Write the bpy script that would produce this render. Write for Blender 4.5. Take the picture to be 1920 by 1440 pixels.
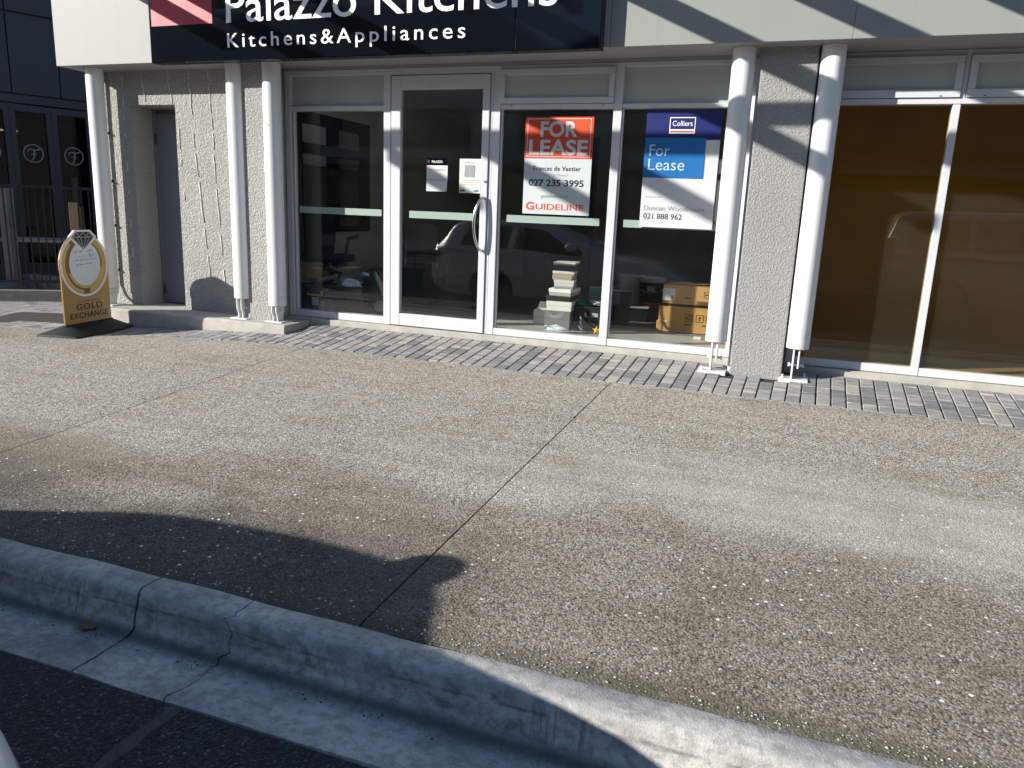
import bpy, bmesh, math, random
from mathutils import Vector, Matrix
random.seed(7)
for o in list(bpy.data.objects): bpy.data.objects.remove(o)
S = bpy.context.scene
COL = S.collection
rad = math.radians

# ---------------------------------------------------------------- camera
# calibrated from the vanishing points of the shopfront: X along the facade, Y into the shop, Z up
F_PX = 1420.0
CAM = Vector((0.0, -6.0, 1.026))
_d = Vector((-255, 6280, F_PX)).normalized()
_x = Vector((-4060, -485, F_PX)); _x = (_x - _d * _x.dot(_d)).normalized()
AX, AZ = -_x, -_d
AY = AZ.cross(AX)
def ray(px, py):
    v = Vector((px - 960, py - 720, F_PX))
    return Vector((AX.dot(v), AY.dot(v), AZ.dot(v)))
def onY(px, py, y):
    v = ray(px, py); return CAM + v * ((y - CAM.y) / v.y)
def onZ(px, py, z):
    v = ray(px, py); return CAM + v * ((z - CAM.z) / v.z)
cd = bpy.data.cameras.new('camera'); cam = bpy.data.objects.new('camera', cd); COL.objects.link(cam)
cd.sensor_width = 36; cd.lens = F_PX / 1920 * 36; cd.clip_start = 0.05; cd.clip_end = 600
R = Matrix((AX, AY, AZ))
m = Matrix.Identity(4)
for i in range(3):
    m[i][0], m[i][1], m[i][2], m[i][3] = R[i][0], -R[i][1], -R[i][2], CAM[i]
cam.matrix_world = m
S.camera = cam

# ---------------------------------------------------------------- sky, sun, exposure
SUN = Vector((1.38, 1.0, -0.655)).normalized()          # direction the light travels
w = bpy.data.worlds.new('World'); S.world = w; w.use_nodes = True
wn = w.node_tree.nodes; bg = wn['Background']
sky = wn.new('ShaderNodeTexSky'); sky.sky_type = 'NISHITA'; sky.sun_disc = False
sky.sun_elevation = math.asin(-SUN.z); sky.sun_rotation = math.atan2(-SUN.x, -SUN.y)
sky.air_density = 1.0; sky.dust_density = 0.2; sky.ozone_density = 3.0
w.node_tree.links.new(sky.outputs[0], bg.inputs[0]); bg.inputs[1].default_value = 0.09
sl = bpy.data.lights.new('sun', 'SUN'); sl.energy = 5.0; sl.angle = rad(0.53); sl.color = (1.0, 0.95, 0.865)
so = bpy.data.objects.new('sun', sl); COL.objects.link(so)
so.rotation_mode = 'QUATERNION'; so.rotation_quaternion = SUN.to_track_quat('-Z', 'Y'); so.location = (-14, -16, 12)
vs = S.view_settings
vs.view_transform = 'Standard'; vs.look = 'None'; vs.gamma = 1.0; vs.use_curve_mapping = False
vs.exposure = 0.77
S.render.engine = 'CYCLES'
S.cycles.max_bounces = 8; S.cycles.diffuse_bounces = 4; S.cycles.glossy_bounces = 4; S.cycles.transparent_max_bounces = 20

# ---------------------------------------------------------------- material helpers
class NT:
    def __init__(s, name):
        s.m = bpy.data.materials.new(name); s.m.use_nodes = True
        s.t = s.m.node_tree; s.n = s.t.nodes; s.b = s.n['Principled BSDF']; s.out = s.n['Material Output']
        s._tc = None
    def node(s, typ, **kw):
        n = s.n.new(typ)
        for k, v in kw.items(): setattr(n, k, v)
        return n
    def link(s, a, b): s.t.links.new(a, b)
    def put(s, inp, v):
        if v is None: return
        if hasattr(v, 'is_linked') or hasattr(v, 'links'): s.link(v, inp)
        else: inp.default_value = v
    def coord(s, out='Object', scale=None):
        if s._tc is None: s._tc = s.node('ShaderNodeTexCoord')
        o = s._tc.outputs[out]
        if scale is not None:
            mp = s.node('ShaderNodeMapping'); mp.inputs['Scale'].default_value = scale
            s.link(o, mp.inputs[0]); o = mp.outputs[0]
        return o
    def noise(s, scale, detail=4, rough=.55, co=None, dist=0, out='Fac'):
        n = s.node('ShaderNodeTexNoise'); n.inputs['Scale'].default_value = scale
        n.inputs['Detail'].default_value = detail; n.inputs['Roughness'].default_value = rough
        n.inputs['Distortion'].default_value = dist
        s.link(co or s.coord(), n.inputs['Vector']); return n.outputs[out]
    def voro(s, scale, out='Distance', feature='F1', co=None, rnd=1.0):
        n = s.node('ShaderNodeTexVoronoi'); n.feature = feature; n.inputs['Scale'].default_value = scale
        n.inputs['Randomness'].default_value = rnd
        s.link(co or s.coord(), n.inputs['Vector']); return n.outputs[out]
    def ramp(s, fac, stops, interp='LINEAR'):
        n = s.node('ShaderNodeValToRGB'); cr = n.color_ramp; cr.interpolation = interp
        while len(cr.elements) > 1: cr.elements.remove(cr.elements[0])
        for i, (p, c) in enumerate(stops):
            e = cr.elements[0] if i == 0 else cr.elements.new(p)
            e.position = p; e.color = (c if len(c) == 4 else (*c, 1)) if hasattr(c, '__len__') else (c, c, c, 1)
        s.link(fac, n.inputs[0]); return n.outputs[0]
    def math(s, op, a, b=None, c=None, clamp=False):
        n = s.node('ShaderNodeMath', operation=op); n.use_clamp = clamp
        s.put(n.inputs[0], a); s.put(n.inputs[1], b)
        if c is not None: s.put(n.inputs[2], c)
        return n.outputs[0]
    def mix(s, fac, a, b, mode='MIX'):
        n = s.node('ShaderNodeMix', data_type='RGBA', blend_type=mode)
        s.put(n.inputs[0], fac)
        for i, v in ((6, a), (7, b)):
            if isinstance(v, tuple): v = v if len(v) == 4 else (*v, 1)
            s.put(n.inputs[i], v)
        return n.outputs[2]
    def smooth(s, v, a, b):
        n = s.node('ShaderNodeMapRange', interpolation_type='SMOOTHSTEP')
        s.put(n.inputs[0], v); n.inputs[1].default_value = a; n.inputs[2].default_value = b
        return n.outputs[0]
    def xyz(s, co=None):
        n = s.node('ShaderNodeSeparateXYZ'); s.link(co or s.coord(), n.inputs[0]); return n.outputs
    def bump(s, h, strength=.5, dist=.01, normal=None):
        n = s.node('ShaderNodeBump'); n.inputs['Strength'].default_value = strength; n.inputs['Distance'].default_value = dist
        s.link(h, n.inputs['Height'])
        if normal: s.link(normal, n.inputs['Normal'])
        s.link(n.outputs[0], s.b.inputs['Normal']); return n.outputs[0]
    def set(s, col=None, rough=None, metal=None, spec=None):
        if isinstance(col, tuple): col = col if len(col) == 4 else (*col, 1)
        s.put(s.b.inputs['Base Color'], col); s.put(s.b.inputs['Roughness'], rough)
        s.put(s.b.inputs['Metallic'], metal); s.put(s.b.inputs['Specular IOR Level'], spec)
        return s.m

def M_plain(name, col, rough=.5, metal=0., var=.12, scale=6., bump=0., bscale=80., spec=.5):
    """painted / moulded surface with slight tone and gloss variation"""
    t = NT(name)
    n = t.noise(scale, 5, .6)
    a = tuple(max(0, c * (1 - var)) for c in col); b = tuple(min(1, c * (1 + var)) for c in col)
    c = t.ramp(n, [(.3, a), (.7, b)])
    r = t.math('MULTIPLY_ADD', n, min(.16, rough * .5), rough - min(.08, rough * .25))
    if bump: t.bump(t.noise(bscale, 3), bump, .004)
    return t.set(c, r, metal, spec)

MT = {}
def P(key, *a, **k):
    MT[key] = M_plain(key, *a, **k); return MT[key]

# --- stucco
def stucco(name, col, scale, strength, dist):
    t = NT(name)
    big = t.noise(1.3, 4, .6); n = t.noise(scale, 5, .62, dist=.3); v = t.voro(scale * .9)
    h = t.math('ADD', t.ramp(n, [(.36, 0.), (.62, 1.)]), t.math('MULTIPLY', v, -.5))
    t.bump(h, strength, dist)
    base = t.mix(t.ramp(big, [(.3, 0.), (.75, 1.)]), tuple(c * .88 for c in col), col)
    base = t.mix(t.ramp(n, [(.36, .55), (.50, 0.)]), base, tuple(c * .55 for c in col))
    base = t.mix(t.ramp(t.noise(1.0, 5, .65, co=t.coord(scale=(7, 7, .7))), [(.6, 0.), (.85, .25)]), base, tuple(c * .78 for c in col))
    MT[name] = t.set(base, .9, 0, .2)
stucco('stucco_rough', (.52, .51, .49), 62, .85, .018)
stucco('stucco_fine', (.38, .38, .37), 80, .7, .008)

# --- fascia paints
def fascia(name, col):
    t = NT(name); n = t.noise(2.2, 6, .65); st = t.noise(1.0, 4, .6, co=t.coord(scale=(9, 9, .8)))
    c = t.mix(t.ramp(n, [(.35, .0), (.8, .35)]), col, tuple(x * .86 for x in col))
    c = t.mix(t.ramp(st, [(.55, 0.), (.8, .3)]), c, tuple(x * .82 for x in col))
    t.bump(t.noise(140, 3), .12, .003)
    MT[name] = t.set(c, .6, 0, .35)
fascia('fascia_cream', (.335, .333, .325)); fascia('fascia_sage', (.265, .28, .262)); fascia('soffit_paint', (.30, .30, .295))
P('white_steel', (.72, .72, .72), .32, var=.03, scale=3, bump=.03)
t = NT('white_steel')
zc = t.xyz()[2]
gm = t.math('MULTIPLY', t.smooth(zc, .55, .02), t.ramp(t.noise(14, 6, .7), [(.42, 0.), (.68, 1.)]))
dr_ = t.ramp(t.noise(1.0, 5, .7, co=t.coord(scale=(40, 40, 1.2))), [(.58, 0.), (.75, .5)])
chip = t.math('MULTIPLY', t.math('LESS_THAN', t.voro(9), .05), t.math('GREATER_THAN', t.xyz(t.voro(9, 'Color'))[0], .75))
c = t.mix(t.math('MULTIPLY', gm, .45), (.72, .72, .72), (.34, .32, .28))
c = t.mix(t.math('MULTIPLY', dr_, .35), c, (.50, .49, .46)); c = t.mix(t.math('MULTIPLY', chip, .8), c, (.16, .13, .11))
t.bump(t.noise(60, 4), .05, .004); MT['white_steel'] = t.set(c, t.math('MULTIPLY_ADD', t.noise(8, 4), .2, .24), 0, .5)
P('white_alloy', (.56, .57, .60), .35, var=.03, scale=4)
P('grey_door', (.16, .17, .20), .5, var=.06)
P('rubber', (.012, .012, .013), .7, var=.3)
P('black_plastic', (.012, .012, .014), .38, var=.3, scale=20)
P('black_fabric', (.008, .008, .010), .95, var=.4, scale=60)
P('chrome', (.62, .62, .63), .16, 1.0, var=.04)
P('brushed', (.55, .55, .56), .3, 1.0, var=.06, scale=40)
P('white_plastic', (.72, .72, .70), .4, var=.05)
P('paper', (.62, .62, .61), .8, var=.03)
P('conc_threshold', (.40, .385, .345), .9, var=.16, scale=9, bump=.5, bscale=160)
P('white_print', (.82, .82, .82), .45, var=.02)
P('dark_print', (.012, .014, .02), .5, var=.1)
P('grey_print', (.25, .26, .28), .5, var=.1)
P('pale_print', (.52, .53, .55), .5, var=.1)
P('ceiling_white', (.75, .75, .73), .9, var=.04)
P('inner_wall', (.58, .58, .54), .85, var=.1, scale=2)
P('dark_carpet', (.20, .205, .19), .95, var=.25, scale=30, bump=.4, bscale=300)
P('vinyl', (.50, .49, .44), .35, var=.08, scale=5)

# --- concrete kerb
t = NT('kerb_concrete')
co = t.coord(); X, Y, Z = t.xyz()
n1 = t.noise(2.2, 6, .65, co=t.coord(scale=(1, 2.5, 4))); n2 = t.noise(26, 5, .7); n3 = t.noise(1.0, 4, .7, co=t.coord(scale=(14, 60, 7)), dist=.6)
c = t.ramp(n1, [(.28, (.24, .24, .235)), (.48, (.45, .445, .425)), (.70, (.64, .62, .57))])
c = t.mix(t.ramp(n2, [(.42, .45), (.55, 0.)]), c, (.17, .165, .16))
face = t.math('MULTIPLY', t.smooth(Z, -.37, -.41), t.smooth(Z, -.53, -.47))
c = t.mix(t.math('MULTIPLY', t.ramp(n3, [(.52, 0.), (.68, .75)]), face), c, (.13, .105, .09))
rust = t.math('MULTIPLY', t.ramp(t.noise(1.1, 4, .7, co=t.coord(scale=(.7, 9, 13))), [(.58, 0.), (.72, .6)]), face)
c = t.mix(rust, c, (.30, .17, .10))
gr = t.smooth(t.math('ABSOLUTE', t.math('ADD', Z, .515)), .035, .0)          # silt line in the channel
gr = t.math('MULTIPLY', gr, t.smooth(Y, -4.21, -4.14))
c = t.mix(t.math('MULTIPLY', gr, .85), c, (.045, .047, .045))
c = t.mix(t.ramp(t.voro(38), [(.03, .8), (.07, 0.)]), c, (.08, .075, .07))
sk = t.node('ShaderNodeMapping'); sk.inputs['Rotation'].default_value = (0, rad(52), 0); sk.inputs['Scale'].default_value = (70, 3, 5); t.link(t.coord(), sk.inputs[0])
scf = t.math('MULTIPLY', t.math('MULTIPLY', t.ramp(t.noise(1.0, 3, .6, co=sk.outputs[0]), [(.5, 0.), (.62, 1.)]), face), t.smooth(t.noise(1.3, 2, co=t.coord(scale=(1, .2, .2))), .52, .62))
c = t.mix(t.math('MULTIPLY', scf, .75), c, (.16, .145, .135))
ln = t.math('MULTIPLY', t.smooth(t.math('ABSOLUTE', t.math('ADD', Z, t.math('MULTIPLY_ADD', t.noise(1.4, 4), .05, .395))), .010, .0), t.ramp(t.noise(9, 4), [(.4, 0.), (.6, .7)]))
c = t.mix(t.math('MULTIPLY', ln, face), c, (.10, .095, .09))
t.bump(t.math('ADD', t.math('MULTIPLY', n2, .6), t.noise(160, 3)), .35, .006)
MT['kerb_concrete'] = t.set(c, .85, 0, .3)

# --- exposed aggregate footpath
t = NT('aggregate')
X, Y, Z = t.xyz()
cell = t.voro(135, 'Color'); cd_ = t.voro(135, 'Distance')
sx = t.xyz(cell)
stone = t.ramp(sx[0], [(0, (.05, .045, .04)), (.2, (.22, .20, .17)), (.45, (.42, .385, .33)), (.78, (.54, .505, .445)), (1, (.74, .72, .68))])
stone = t.mix(t.ramp(sx[1], [(.78, 0.), (.9, .5)]), stone, (.25, .15, .10))
stone = t.mix(t.ramp(cd_, [(.35, 0.), (.62, .55)]), stone, (.20, .18, .155))
patch = t.noise(.75, 6, .62, dist=.4); patch2 = t.noise(2.6, 5, .65)
# worn pale band and the dirtier strip beside the kerb (wear of the surface itself)
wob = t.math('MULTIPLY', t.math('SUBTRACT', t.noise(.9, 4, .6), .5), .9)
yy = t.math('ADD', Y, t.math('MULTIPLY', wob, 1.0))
lt = t.math('MULTIPLY', t.smooth(yy, -3.05, -2.55), t.smooth(yy, -1.7, -2.4))
lt = t.math('MULTIPLY', lt, t.smooth(X, -2.4, .4))
stone = t.mix(t.math('MULTIPLY', lt, .62), stone, t.mix(t.ramp(cd_, [(.2, 0.), (.5, 1.)]), (.66, .635, .57), (.40, .38, .34)))
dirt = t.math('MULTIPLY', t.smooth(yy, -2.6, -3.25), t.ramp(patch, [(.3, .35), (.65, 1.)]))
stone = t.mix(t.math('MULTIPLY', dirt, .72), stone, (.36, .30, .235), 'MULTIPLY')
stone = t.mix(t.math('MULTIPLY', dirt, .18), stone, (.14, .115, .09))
stone = t.mix(t.ramp(patch2, [(.32, .55), (.5, 0.)]), stone, (.72, .68, .62), 'MULTIPLY')
stone = t.mix(t.ramp(patch, [(.55, 0.), (.8, .35)]), stone, (.46, .43, .37))
lines = t.noise(1.0, 3, .5, co=t.coord(scale=(.35, 9, 1)))
stone = t.mix(t.ramp(lines, [(.40, .30), (.50, 0.)]), stone, (.70, .68, .65), 'MULTIPLY')
blot = t.math('MULTIPLY', t.ramp(t.noise(3.4, 5, .7, dist=1.2), [(.60, 0.), (.70, 1.)]), t.ramp(t.noise(.5, 2), [(.5, 0.), (.62, 1.)]))
stone = t.mix(t.math('MULTIPLY', blot, .5), stone, (.50, .46, .42), 'MULTIPLY')
car_shade = t.math('MULTIPLY', t.smooth(yy, -3.25, -3.65), t.smooth(X, -.75, -1.35))  # shade beside the parked car, deepened in the stone colour
stone = t.mix(t.math('MULTIPLY', car_shade, .8), stone, (.42, .42, .43), 'MULTIPLY')
edge = t.math('MULTIPLY', t.smooth(Y, -3.84, -3.95), t.ramp(t.noise(5, 4), [(.3, .5), (.6, 1.)]))
stone = t.mix(t.math('MULTIPLY', edge, .75), stone, (.085, .075, .055))
# white quartz pebbles
pc = t.voro(33, 'Color', rnd=1.0); pd = t.voro(33, 'Distance'); ps = t.xyz(pc)
size = t.math('MULTIPLY_ADD', t.math('POWER', ps[1], 2.0), .20, .05)
peb = t.math('MULTIPLY', t.math('LESS_THAN', pd, size), t.math('GREATER_THAN', ps[0], .52))
peb = t.math('MULTIPLY', peb, t.ramp(t.noise(1.6, 3), [(.35, .25), (.6, 1.)]))
stone = t.mix(t.math('MULTIPLY', peb, .95), stone, (.82, .80, .75))
gum = t.math('MULTIPLY', t.math('LESS_THAN', t.voro(1.15), .020), t.math('GREATER_THAN', t.xyz(t.voro(1.15, 'Color'))[0], .35))
stone = t.mix(t.math('MULTIPLY', gum, .85), stone, (.035, .03, .028))
h = t.math('SUBTRACT', 1.0, cd_)
t.bump(t.math('ADD', h, t.math('MULTIPLY', peb, .5)), .6, .0035)
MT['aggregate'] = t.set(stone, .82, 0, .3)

# --- asphalt
t = NT('asphalt')
v = t.voro(130, 'Color'); vd = t.voro(130); a = t.xyz(v)
c = t.ramp(a[0], [(0, (.018, .018, .02)), (.6, (.042, .042, .045)), (.93, (.075, .075, .08)), (1, (.2, .2, .2))])
c = t.mix(t.ramp(t.noise(1.2, 5, .6), [(.35, .5), (.7, 0.)]), c, (.025, .025, .028))
t.bump(t.math('SUBTRACT', 1.0, vd), .8, .006)
MT['asphalt'] = t.set(c, .8, 0, .35)
P('bedding', (.03, .028, .026), .95, var=.4, scale=80)

# --- pavers
def paver_mat(name, per_object=True):
    t = NT(name)
    if per_object:
        oi = t.node('ShaderNodeObjectInfo'); rnd = oi.outputs['Random']
    else:
        rnd = t.xyz(t.voro(7, 'Color'))[0]
    c = t.ramp(rnd, [(0, (.19, .195, .20)), (.3, (.28, .28, .285)), (.55, (.35, .345, .34)), (.75, (.37, .34, .33)), (.9, (.41, .385, .335)), (1, (.47, .44, .375))])
    co = t.node('ShaderNodeMapping'); t.link(t.coord(), co.inputs[0]); co.inputs['Scale'].default_value = (4, 26, 4)
    add = t.node('ShaderNodeVectorMath', operation='ADD'); t.link(co.outputs[0], add.inputs[0])
    cmb = t.node('ShaderNodeCombineXYZ')
    for i in range(3): t.link(t.math('MULTIPLY', rnd, 37. + i * 11), cmb.inputs[i])
    t.link(cmb.outputs[0], add.inputs[1])
    st = t.noise(1.4, 4, .6, co=add.outputs[0])
    c = t.mix(t.ramp(st, [(.33, .75), (.52, 0.)]), c, (.14, .14, .15))
    c = t.mix(t.ramp(st, [(.55, 0.), (.72, .65)]), c, (.46, .44, .40))
    wh = t.math('MULTIPLY', t.ramp(st, [(.62, 0.), (.70, 1.)]), t.math('GREATER_THAN', t.math('FRACT', t.math('MULTIPLY', rnd, 9.7)), .5))
    c = t.mix(t.math('MULTIPLY', wh, .8), c, (.66, .66, .66))
    g = t.noise(220, 3); t.bump(g, .35, .003)
    c = t.mix(t.ramp(g, [(.4, .35), (.55, 0.)]), c, (.08, .08, .08))
    MT[name] = t.set(c, .85, 0, .3)
paver_mat('paver_mix'); paver_mat('paver_mix_far', False)

# --- glass: two faces, each transmits and mirrors by Fresnel
def glass(name, tint, dust=0., dust_z=None, refl=1.0):
    t = NT(name); t.n.remove(t.b)
    g = t.node('ShaderNodeNewGeometry')
    ior = t.math('MULTIPLY_ADD', g.outputs['Backfacing'], 1 / 1.52 - 1.52, 1.52)
    fr = t.node('ShaderNodeFresnel'); t.link(ior, fr.inputs['IOR'])
    tr = t.node('ShaderNodeBsdfTransparent'); tr.inputs[0].default_value = (*tint, 1)
    gl = t.node('ShaderNodeBsdfGlossy'); gl.inputs['Roughness'].default_value = .0; gl.inputs[0].default_value = (refl, refl, refl, 1)
    mx = t.node('ShaderNodeMixShader'); t.link(fr.outputs[0], mx.inputs[0]); t.link(tr.outputs[0], mx.inputs[1]); t.link(gl.outputs[0], mx.inputs[2])
    o = mx.outputs[0]
    if dust:
        df = t.node('ShaderNodeBsdfDiffuse'); df.inputs[0].default_value = (.42, .40, .34, 1)
        f = t.math('MULTIPLY', t.ramp(t.noise(3, 6, .65), [(.3, .6), (.75, 1.)]), dust)
        if dust_z is not None:
            Zc = t.xyz()[2]; f = t.math('MULTIPLY', f, t.smooth(Zc, dust_z + .02, dust_z - .02))
        m2 = t.node('ShaderNodeMixShader'); t.link(f, m2.inputs[0]); t.link(o, m2.inputs[1]); t.link(df.outputs[0], m2.inputs[2]); o = m2.outputs[0]
    t.link(o, t.out.inputs['Surface']); MT[name] = t.m
glass('glass', (.955, .97, .96), .004)
glass('glass_tinted', (.90, .84, .72), .022, 1.27)
glass('glass_dark', (.30, .31, .33), refl=.25)
# frosted film on the top lights
t = NT('frosted'); c = t.ramp(t.noise(1.5, 4), [(.3, (.40, .435, .395)), (.7, (.47, .50, .46))])
MT['frosted'] = t.set(c, .12, 0, .5)
# safety strip film
P('strip_film', (.40, .49, .45), .6, var=.05, scale=60)

def car_paint(name, col):
    t = NT(name); t.b.inputs['Coat Weight'].default_value = 1; t.b.inputs['Coat Roughness'].default_value = .04
    MT[name] = t.set(t.mix(t.noise(30, 3), col, tuple(c * .95 for c in col)), .35)
car_paint('paint_white', (.74, .74, .74)); car_paint('paint_silver', (.28, .29, .30))
def emit(name, col, s):
    t = NT(name); t.b.inputs['Emission Color'].default_value = (*col, 1); t.b.inputs['Emission Strength'].default_value = s
    MT[name] = t.set(col, .5)

# ---------------------------------------------------------------- mesh helpers
def obj(name, verts, faces, mat, parent=None, smooth=False, bevel=0, seg=2):
    me = bpy.data.meshes.new(name)
    bm = bmesh.new()
    vs_ = [bm.verts.new(v) for v in verts]
    for f in faces:
        try: bm.faces.new([vs_[i] for i in f])
        except ValueError: pass
    bmesh.ops.recalc_face_normals(bm, faces=bm.faces)
    if bevel:
        ed = [e for e in bm.edges if len(e.link_faces) == 2 and e.calc_face_angle(0) > .6]
        bmesh.ops.bevel(bm, geom=ed, offset=bevel, segments=seg, profile=.6, affect='EDGES', clamp_overlap=True)
    bm.to_mesh(me); bm.free()
    if smooth is True:
        for p in me.polygons: p.use_smooth = True
    elif smooth:
        me.shade_smooth() if hasattr(me, 'shade_smooth') else None
        try: me.set_sharp_from_angle(angle=smooth)
        except Exception: pass
    o = bpy.data.objects.new(name, me); COL.objects.link(o)
    if mat: me.materials.append(MT[mat] if isinstance(mat, str) else mat)
    if parent: o.parent = parent
    return o
def boxvf(x0, x1, y0, y1, z0, z1):
    v = [(x, y, z) for x in (x0, x1) for y in (y0, y1) for z in (z0, z1)]
    f = [(0, 1, 3, 2), (4, 6, 7, 5), (0, 4, 5, 1), (2, 3, 7, 6), (0, 2, 6, 4), (1, 5, 7, 3)]
    return v, f
def box(name, x0, x1, y0, y1, z0, z1, mat, parent=None, bevel=0, seg=2):
    v, f = boxvf(x0, x1, y0, y1, z0, z1)
    return obj(name, v, f, mat, parent, bevel=bevel, seg=seg)
class MB:
    def __init__(s): s.v = []; s.f = []
    def add(s, v, f):
        k = len(s.v); s.v += [tuple(p) for p in v]; s.f += [tuple(i + k for i in q) for q in f]; return s
    def box(s, *a): return s.add(*boxvf(*a))
    def tube(s, pts, r, n=10, cap=True):
        pts = [Vector(p) for p in pts]; v = []; f = []
        up = Vector((0, 0, 1))
        prev = None
        for i, p in enumerate(pts):
            d = (pts[min(i + 1, len(pts) - 1)] - pts[max(i - 1, 0)]).normalized()
            if prev is None:
                a = d.cross(up) if abs(d.z) < .95 else d.cross(Vector((1, 0, 0)))
            else: a = prev - d * prev.dot(d)
            a.normalize(); b = d.cross(a); prev = a
            rr = r[i] if hasattr(r, '__len__') else r
            for k in range(n):
                t_ = 2 * math.pi * k / n; v.append(p + a * math.cos(t_) * rr + b * math.sin(t_) * rr)
        for i in range(len(pts) - 1):
            for k in range(n):
                f.append((i * n + k, i * n + (k + 1) % n, (i + 1) * n + (k + 1) % n, (i + 1) * n + k))
        if cap: f.append(tuple(range(n))[::-1]); f.append(tuple(range((len(pts) - 1) * n, len(pts) * n)))
        return s.add(v, f)
    def lathe(s, prof, n=24, c=(0, 0, 0), axis='Z'):
        v = []; f = []
        for r, z in prof:
            for k in range(n):
                a = 2 * math.pi * k / n
                p = (r * math.cos(a), r * math.sin(a), z)
                if axis == 'Y': p = (p[0], p[2], p[1])
                if axis == 'X': p = (p[2], p[0], p[1])
                v.append((p[0] + c[0], p[1] + c[1], p[2] + c[2]))
        for i in range(len(prof) - 1):
            for k in range(n): f.append((i * n + k, i * n + (k + 1) % n, (i + 1) * n + (k + 1) % n, (i + 1) * n + k))
        if prof[0][0] > 1e-5: f.append(tuple(range(n))[::-1])
        if prof[-1][0] > 1e-5: f.append(tuple(range((len(prof) - 1) * n, len(prof) * n)))
        return s.add(v, f)
    def prism(s, poly, y0, y1):
        """polygon of (x, z) extruded along Y"""
        n = len(poly)
        v = [(x, y0, z) for x, z in poly] + [(x, y1, z) for x, z in poly]
        f = [tuple(range(n)), tuple(range(2 * n - 1, n - 1, -1))] + [(i, (i + 1) % n, n + (i + 1) % n, n + i) for i in range(n)]
        return s.add(v, f)
    def build(s, name, mat, parent=None, smooth=False, bevel=0, seg=2):
        return obj(name, s.v, s.f, mat, parent, smooth, bevel, seg)
def tag(o, label=None, cat=None, group=None, kind=None):
    if label: o['label'] = label
    if cat: o['category'] = cat
    if group: o['group'] = group
    if kind: o['kind'] = kind
    return o
def thing(name, label, cat, loc=(0, 0, 0), rz=0, group=None):
    o = bpy.data.objects.new(name, None); COL.objects.link(o); o.location = loc; o.rotation_euler = (0, 0, rz)
    o.empty_display_size = .1
    return tag(o, label, cat, group)
def struct(o): o['kind'] = 'structure'; return o
def ss(a, b, x):
    x = min(1, max(0, (x - a) / (b - a))); return x * x * (3 - 2 * x)

# text as thin raised print: local x right, z up, facing -Y; big lettering becomes one object per letter
def text(s, parent, mat, x0, z0, w, cap, y, bold=0, spacing=1.0, thick=.0015, name='lettering', slant=0):
    def mk(body):
        cu = bpy.data.curves.new('t', 'FONT'); cu.body = body; cu.size = 1; cu.space_character = spacing
        cu.resolution_u = 4; cu.offset = bold; cu.extrude = .01
        o = bpy.data.objects.new('t', cu); COL.objects.link(o)
        me = bpy.data.meshes.new_from_object(o.evaluated_get(bpy.context.evaluated_depsgraph_get()))
        bpy.data.objects.remove(o); bpy.data.curves.remove(cu); return me
    ref = mk('H'); ch = max(v.co.y for v in ref.vertices); bpy.data.meshes.remove(ref)
    me = mk(s)
    V = [v.co.copy() for v in me.vertices]; Fc = [tuple(p.vertices) for p in me.polygons]; bpy.data.meshes.remove(me)
    a, b = min(v.x for v in V), max(v.x for v in V)
    kz = cap / ch; kx = w / (b - a) if w else kz
    V = [(x0 + (p.x - a) * kx + slant * p.y * kz, y - (p.z + .01) / .02 * thick, z0 + p.y * kz) for p in V]
    par = list(range(len(V)))
    def fd(i):
        while par[i] != i: par[i] = par[par[i]]; i = par[i]
        return i
    for f in Fc:
        r = fd(f[0])
        for i in f[1:]: par[fd(i)] = r
    # front, side and back sheets of a glyph carry separate vertices: join them by position in the plane
    pos = {}
    for i, v in enumerate(V):
        k = (round(v[0], 5), round(v[2], 5))
        if k in pos: par[fd(i)] = fd(pos[k])
        else: pos[k] = i
    isl = {}
    for i in range(len(V)): isl.setdefault(fd(i), []).append(i)
    L = sorted(([min(V[i][0] for i in q), max(V[i][0] for i in q), set(q)] for q in isl.values()), key=lambda e: e[0])
    G = []
    for e in L:
        if G and e[0] < G[-1][1] - .5 * min(e[1] - e[0], G[-1][1] - G[-1][0]): G[-1][1] = max(G[-1][1], e[1]); G[-1][2] |= e[2]
        else: G.append(e)
    big = cap >= .036
    groups = [g[2] for g in G] if big else [set(range(len(V)))]
    for g in groups:
        idx = {j: k for k, j in enumerate(sorted(g))}
        ms = bpy.data.meshes.new('letter' if big else name)
        ms.from_pydata([V[j] for j in sorted(g)], [], [tuple(idx[i] for i in f) for f in Fc if f[0] in g])
        ms.materials.append(MT[mat])
        o = bpy.data.objects.new('letter' if big else name, ms); COL.objects.link(o); o.parent = parent
        if not big: o['kind'] = 'stuff'

# ---------------------------------------------------------------- ground levels
def dip(X, Y):
    d = max(0., -3.75 - X)
    d = d * d / (d + .35)
    return -.052 * min(d, 4.0) * (1 - .85 * ss(-.4, -1.6, Y))
def gz(X, Y):
    z = -.05 + .115 * (Y + .05) if Y > -.74 else -.1294 + .0725 * (Y + .74)
    if Y > -.05: z = -.05
    return z + dip(X, Y)
ROADZ = -.505

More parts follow.
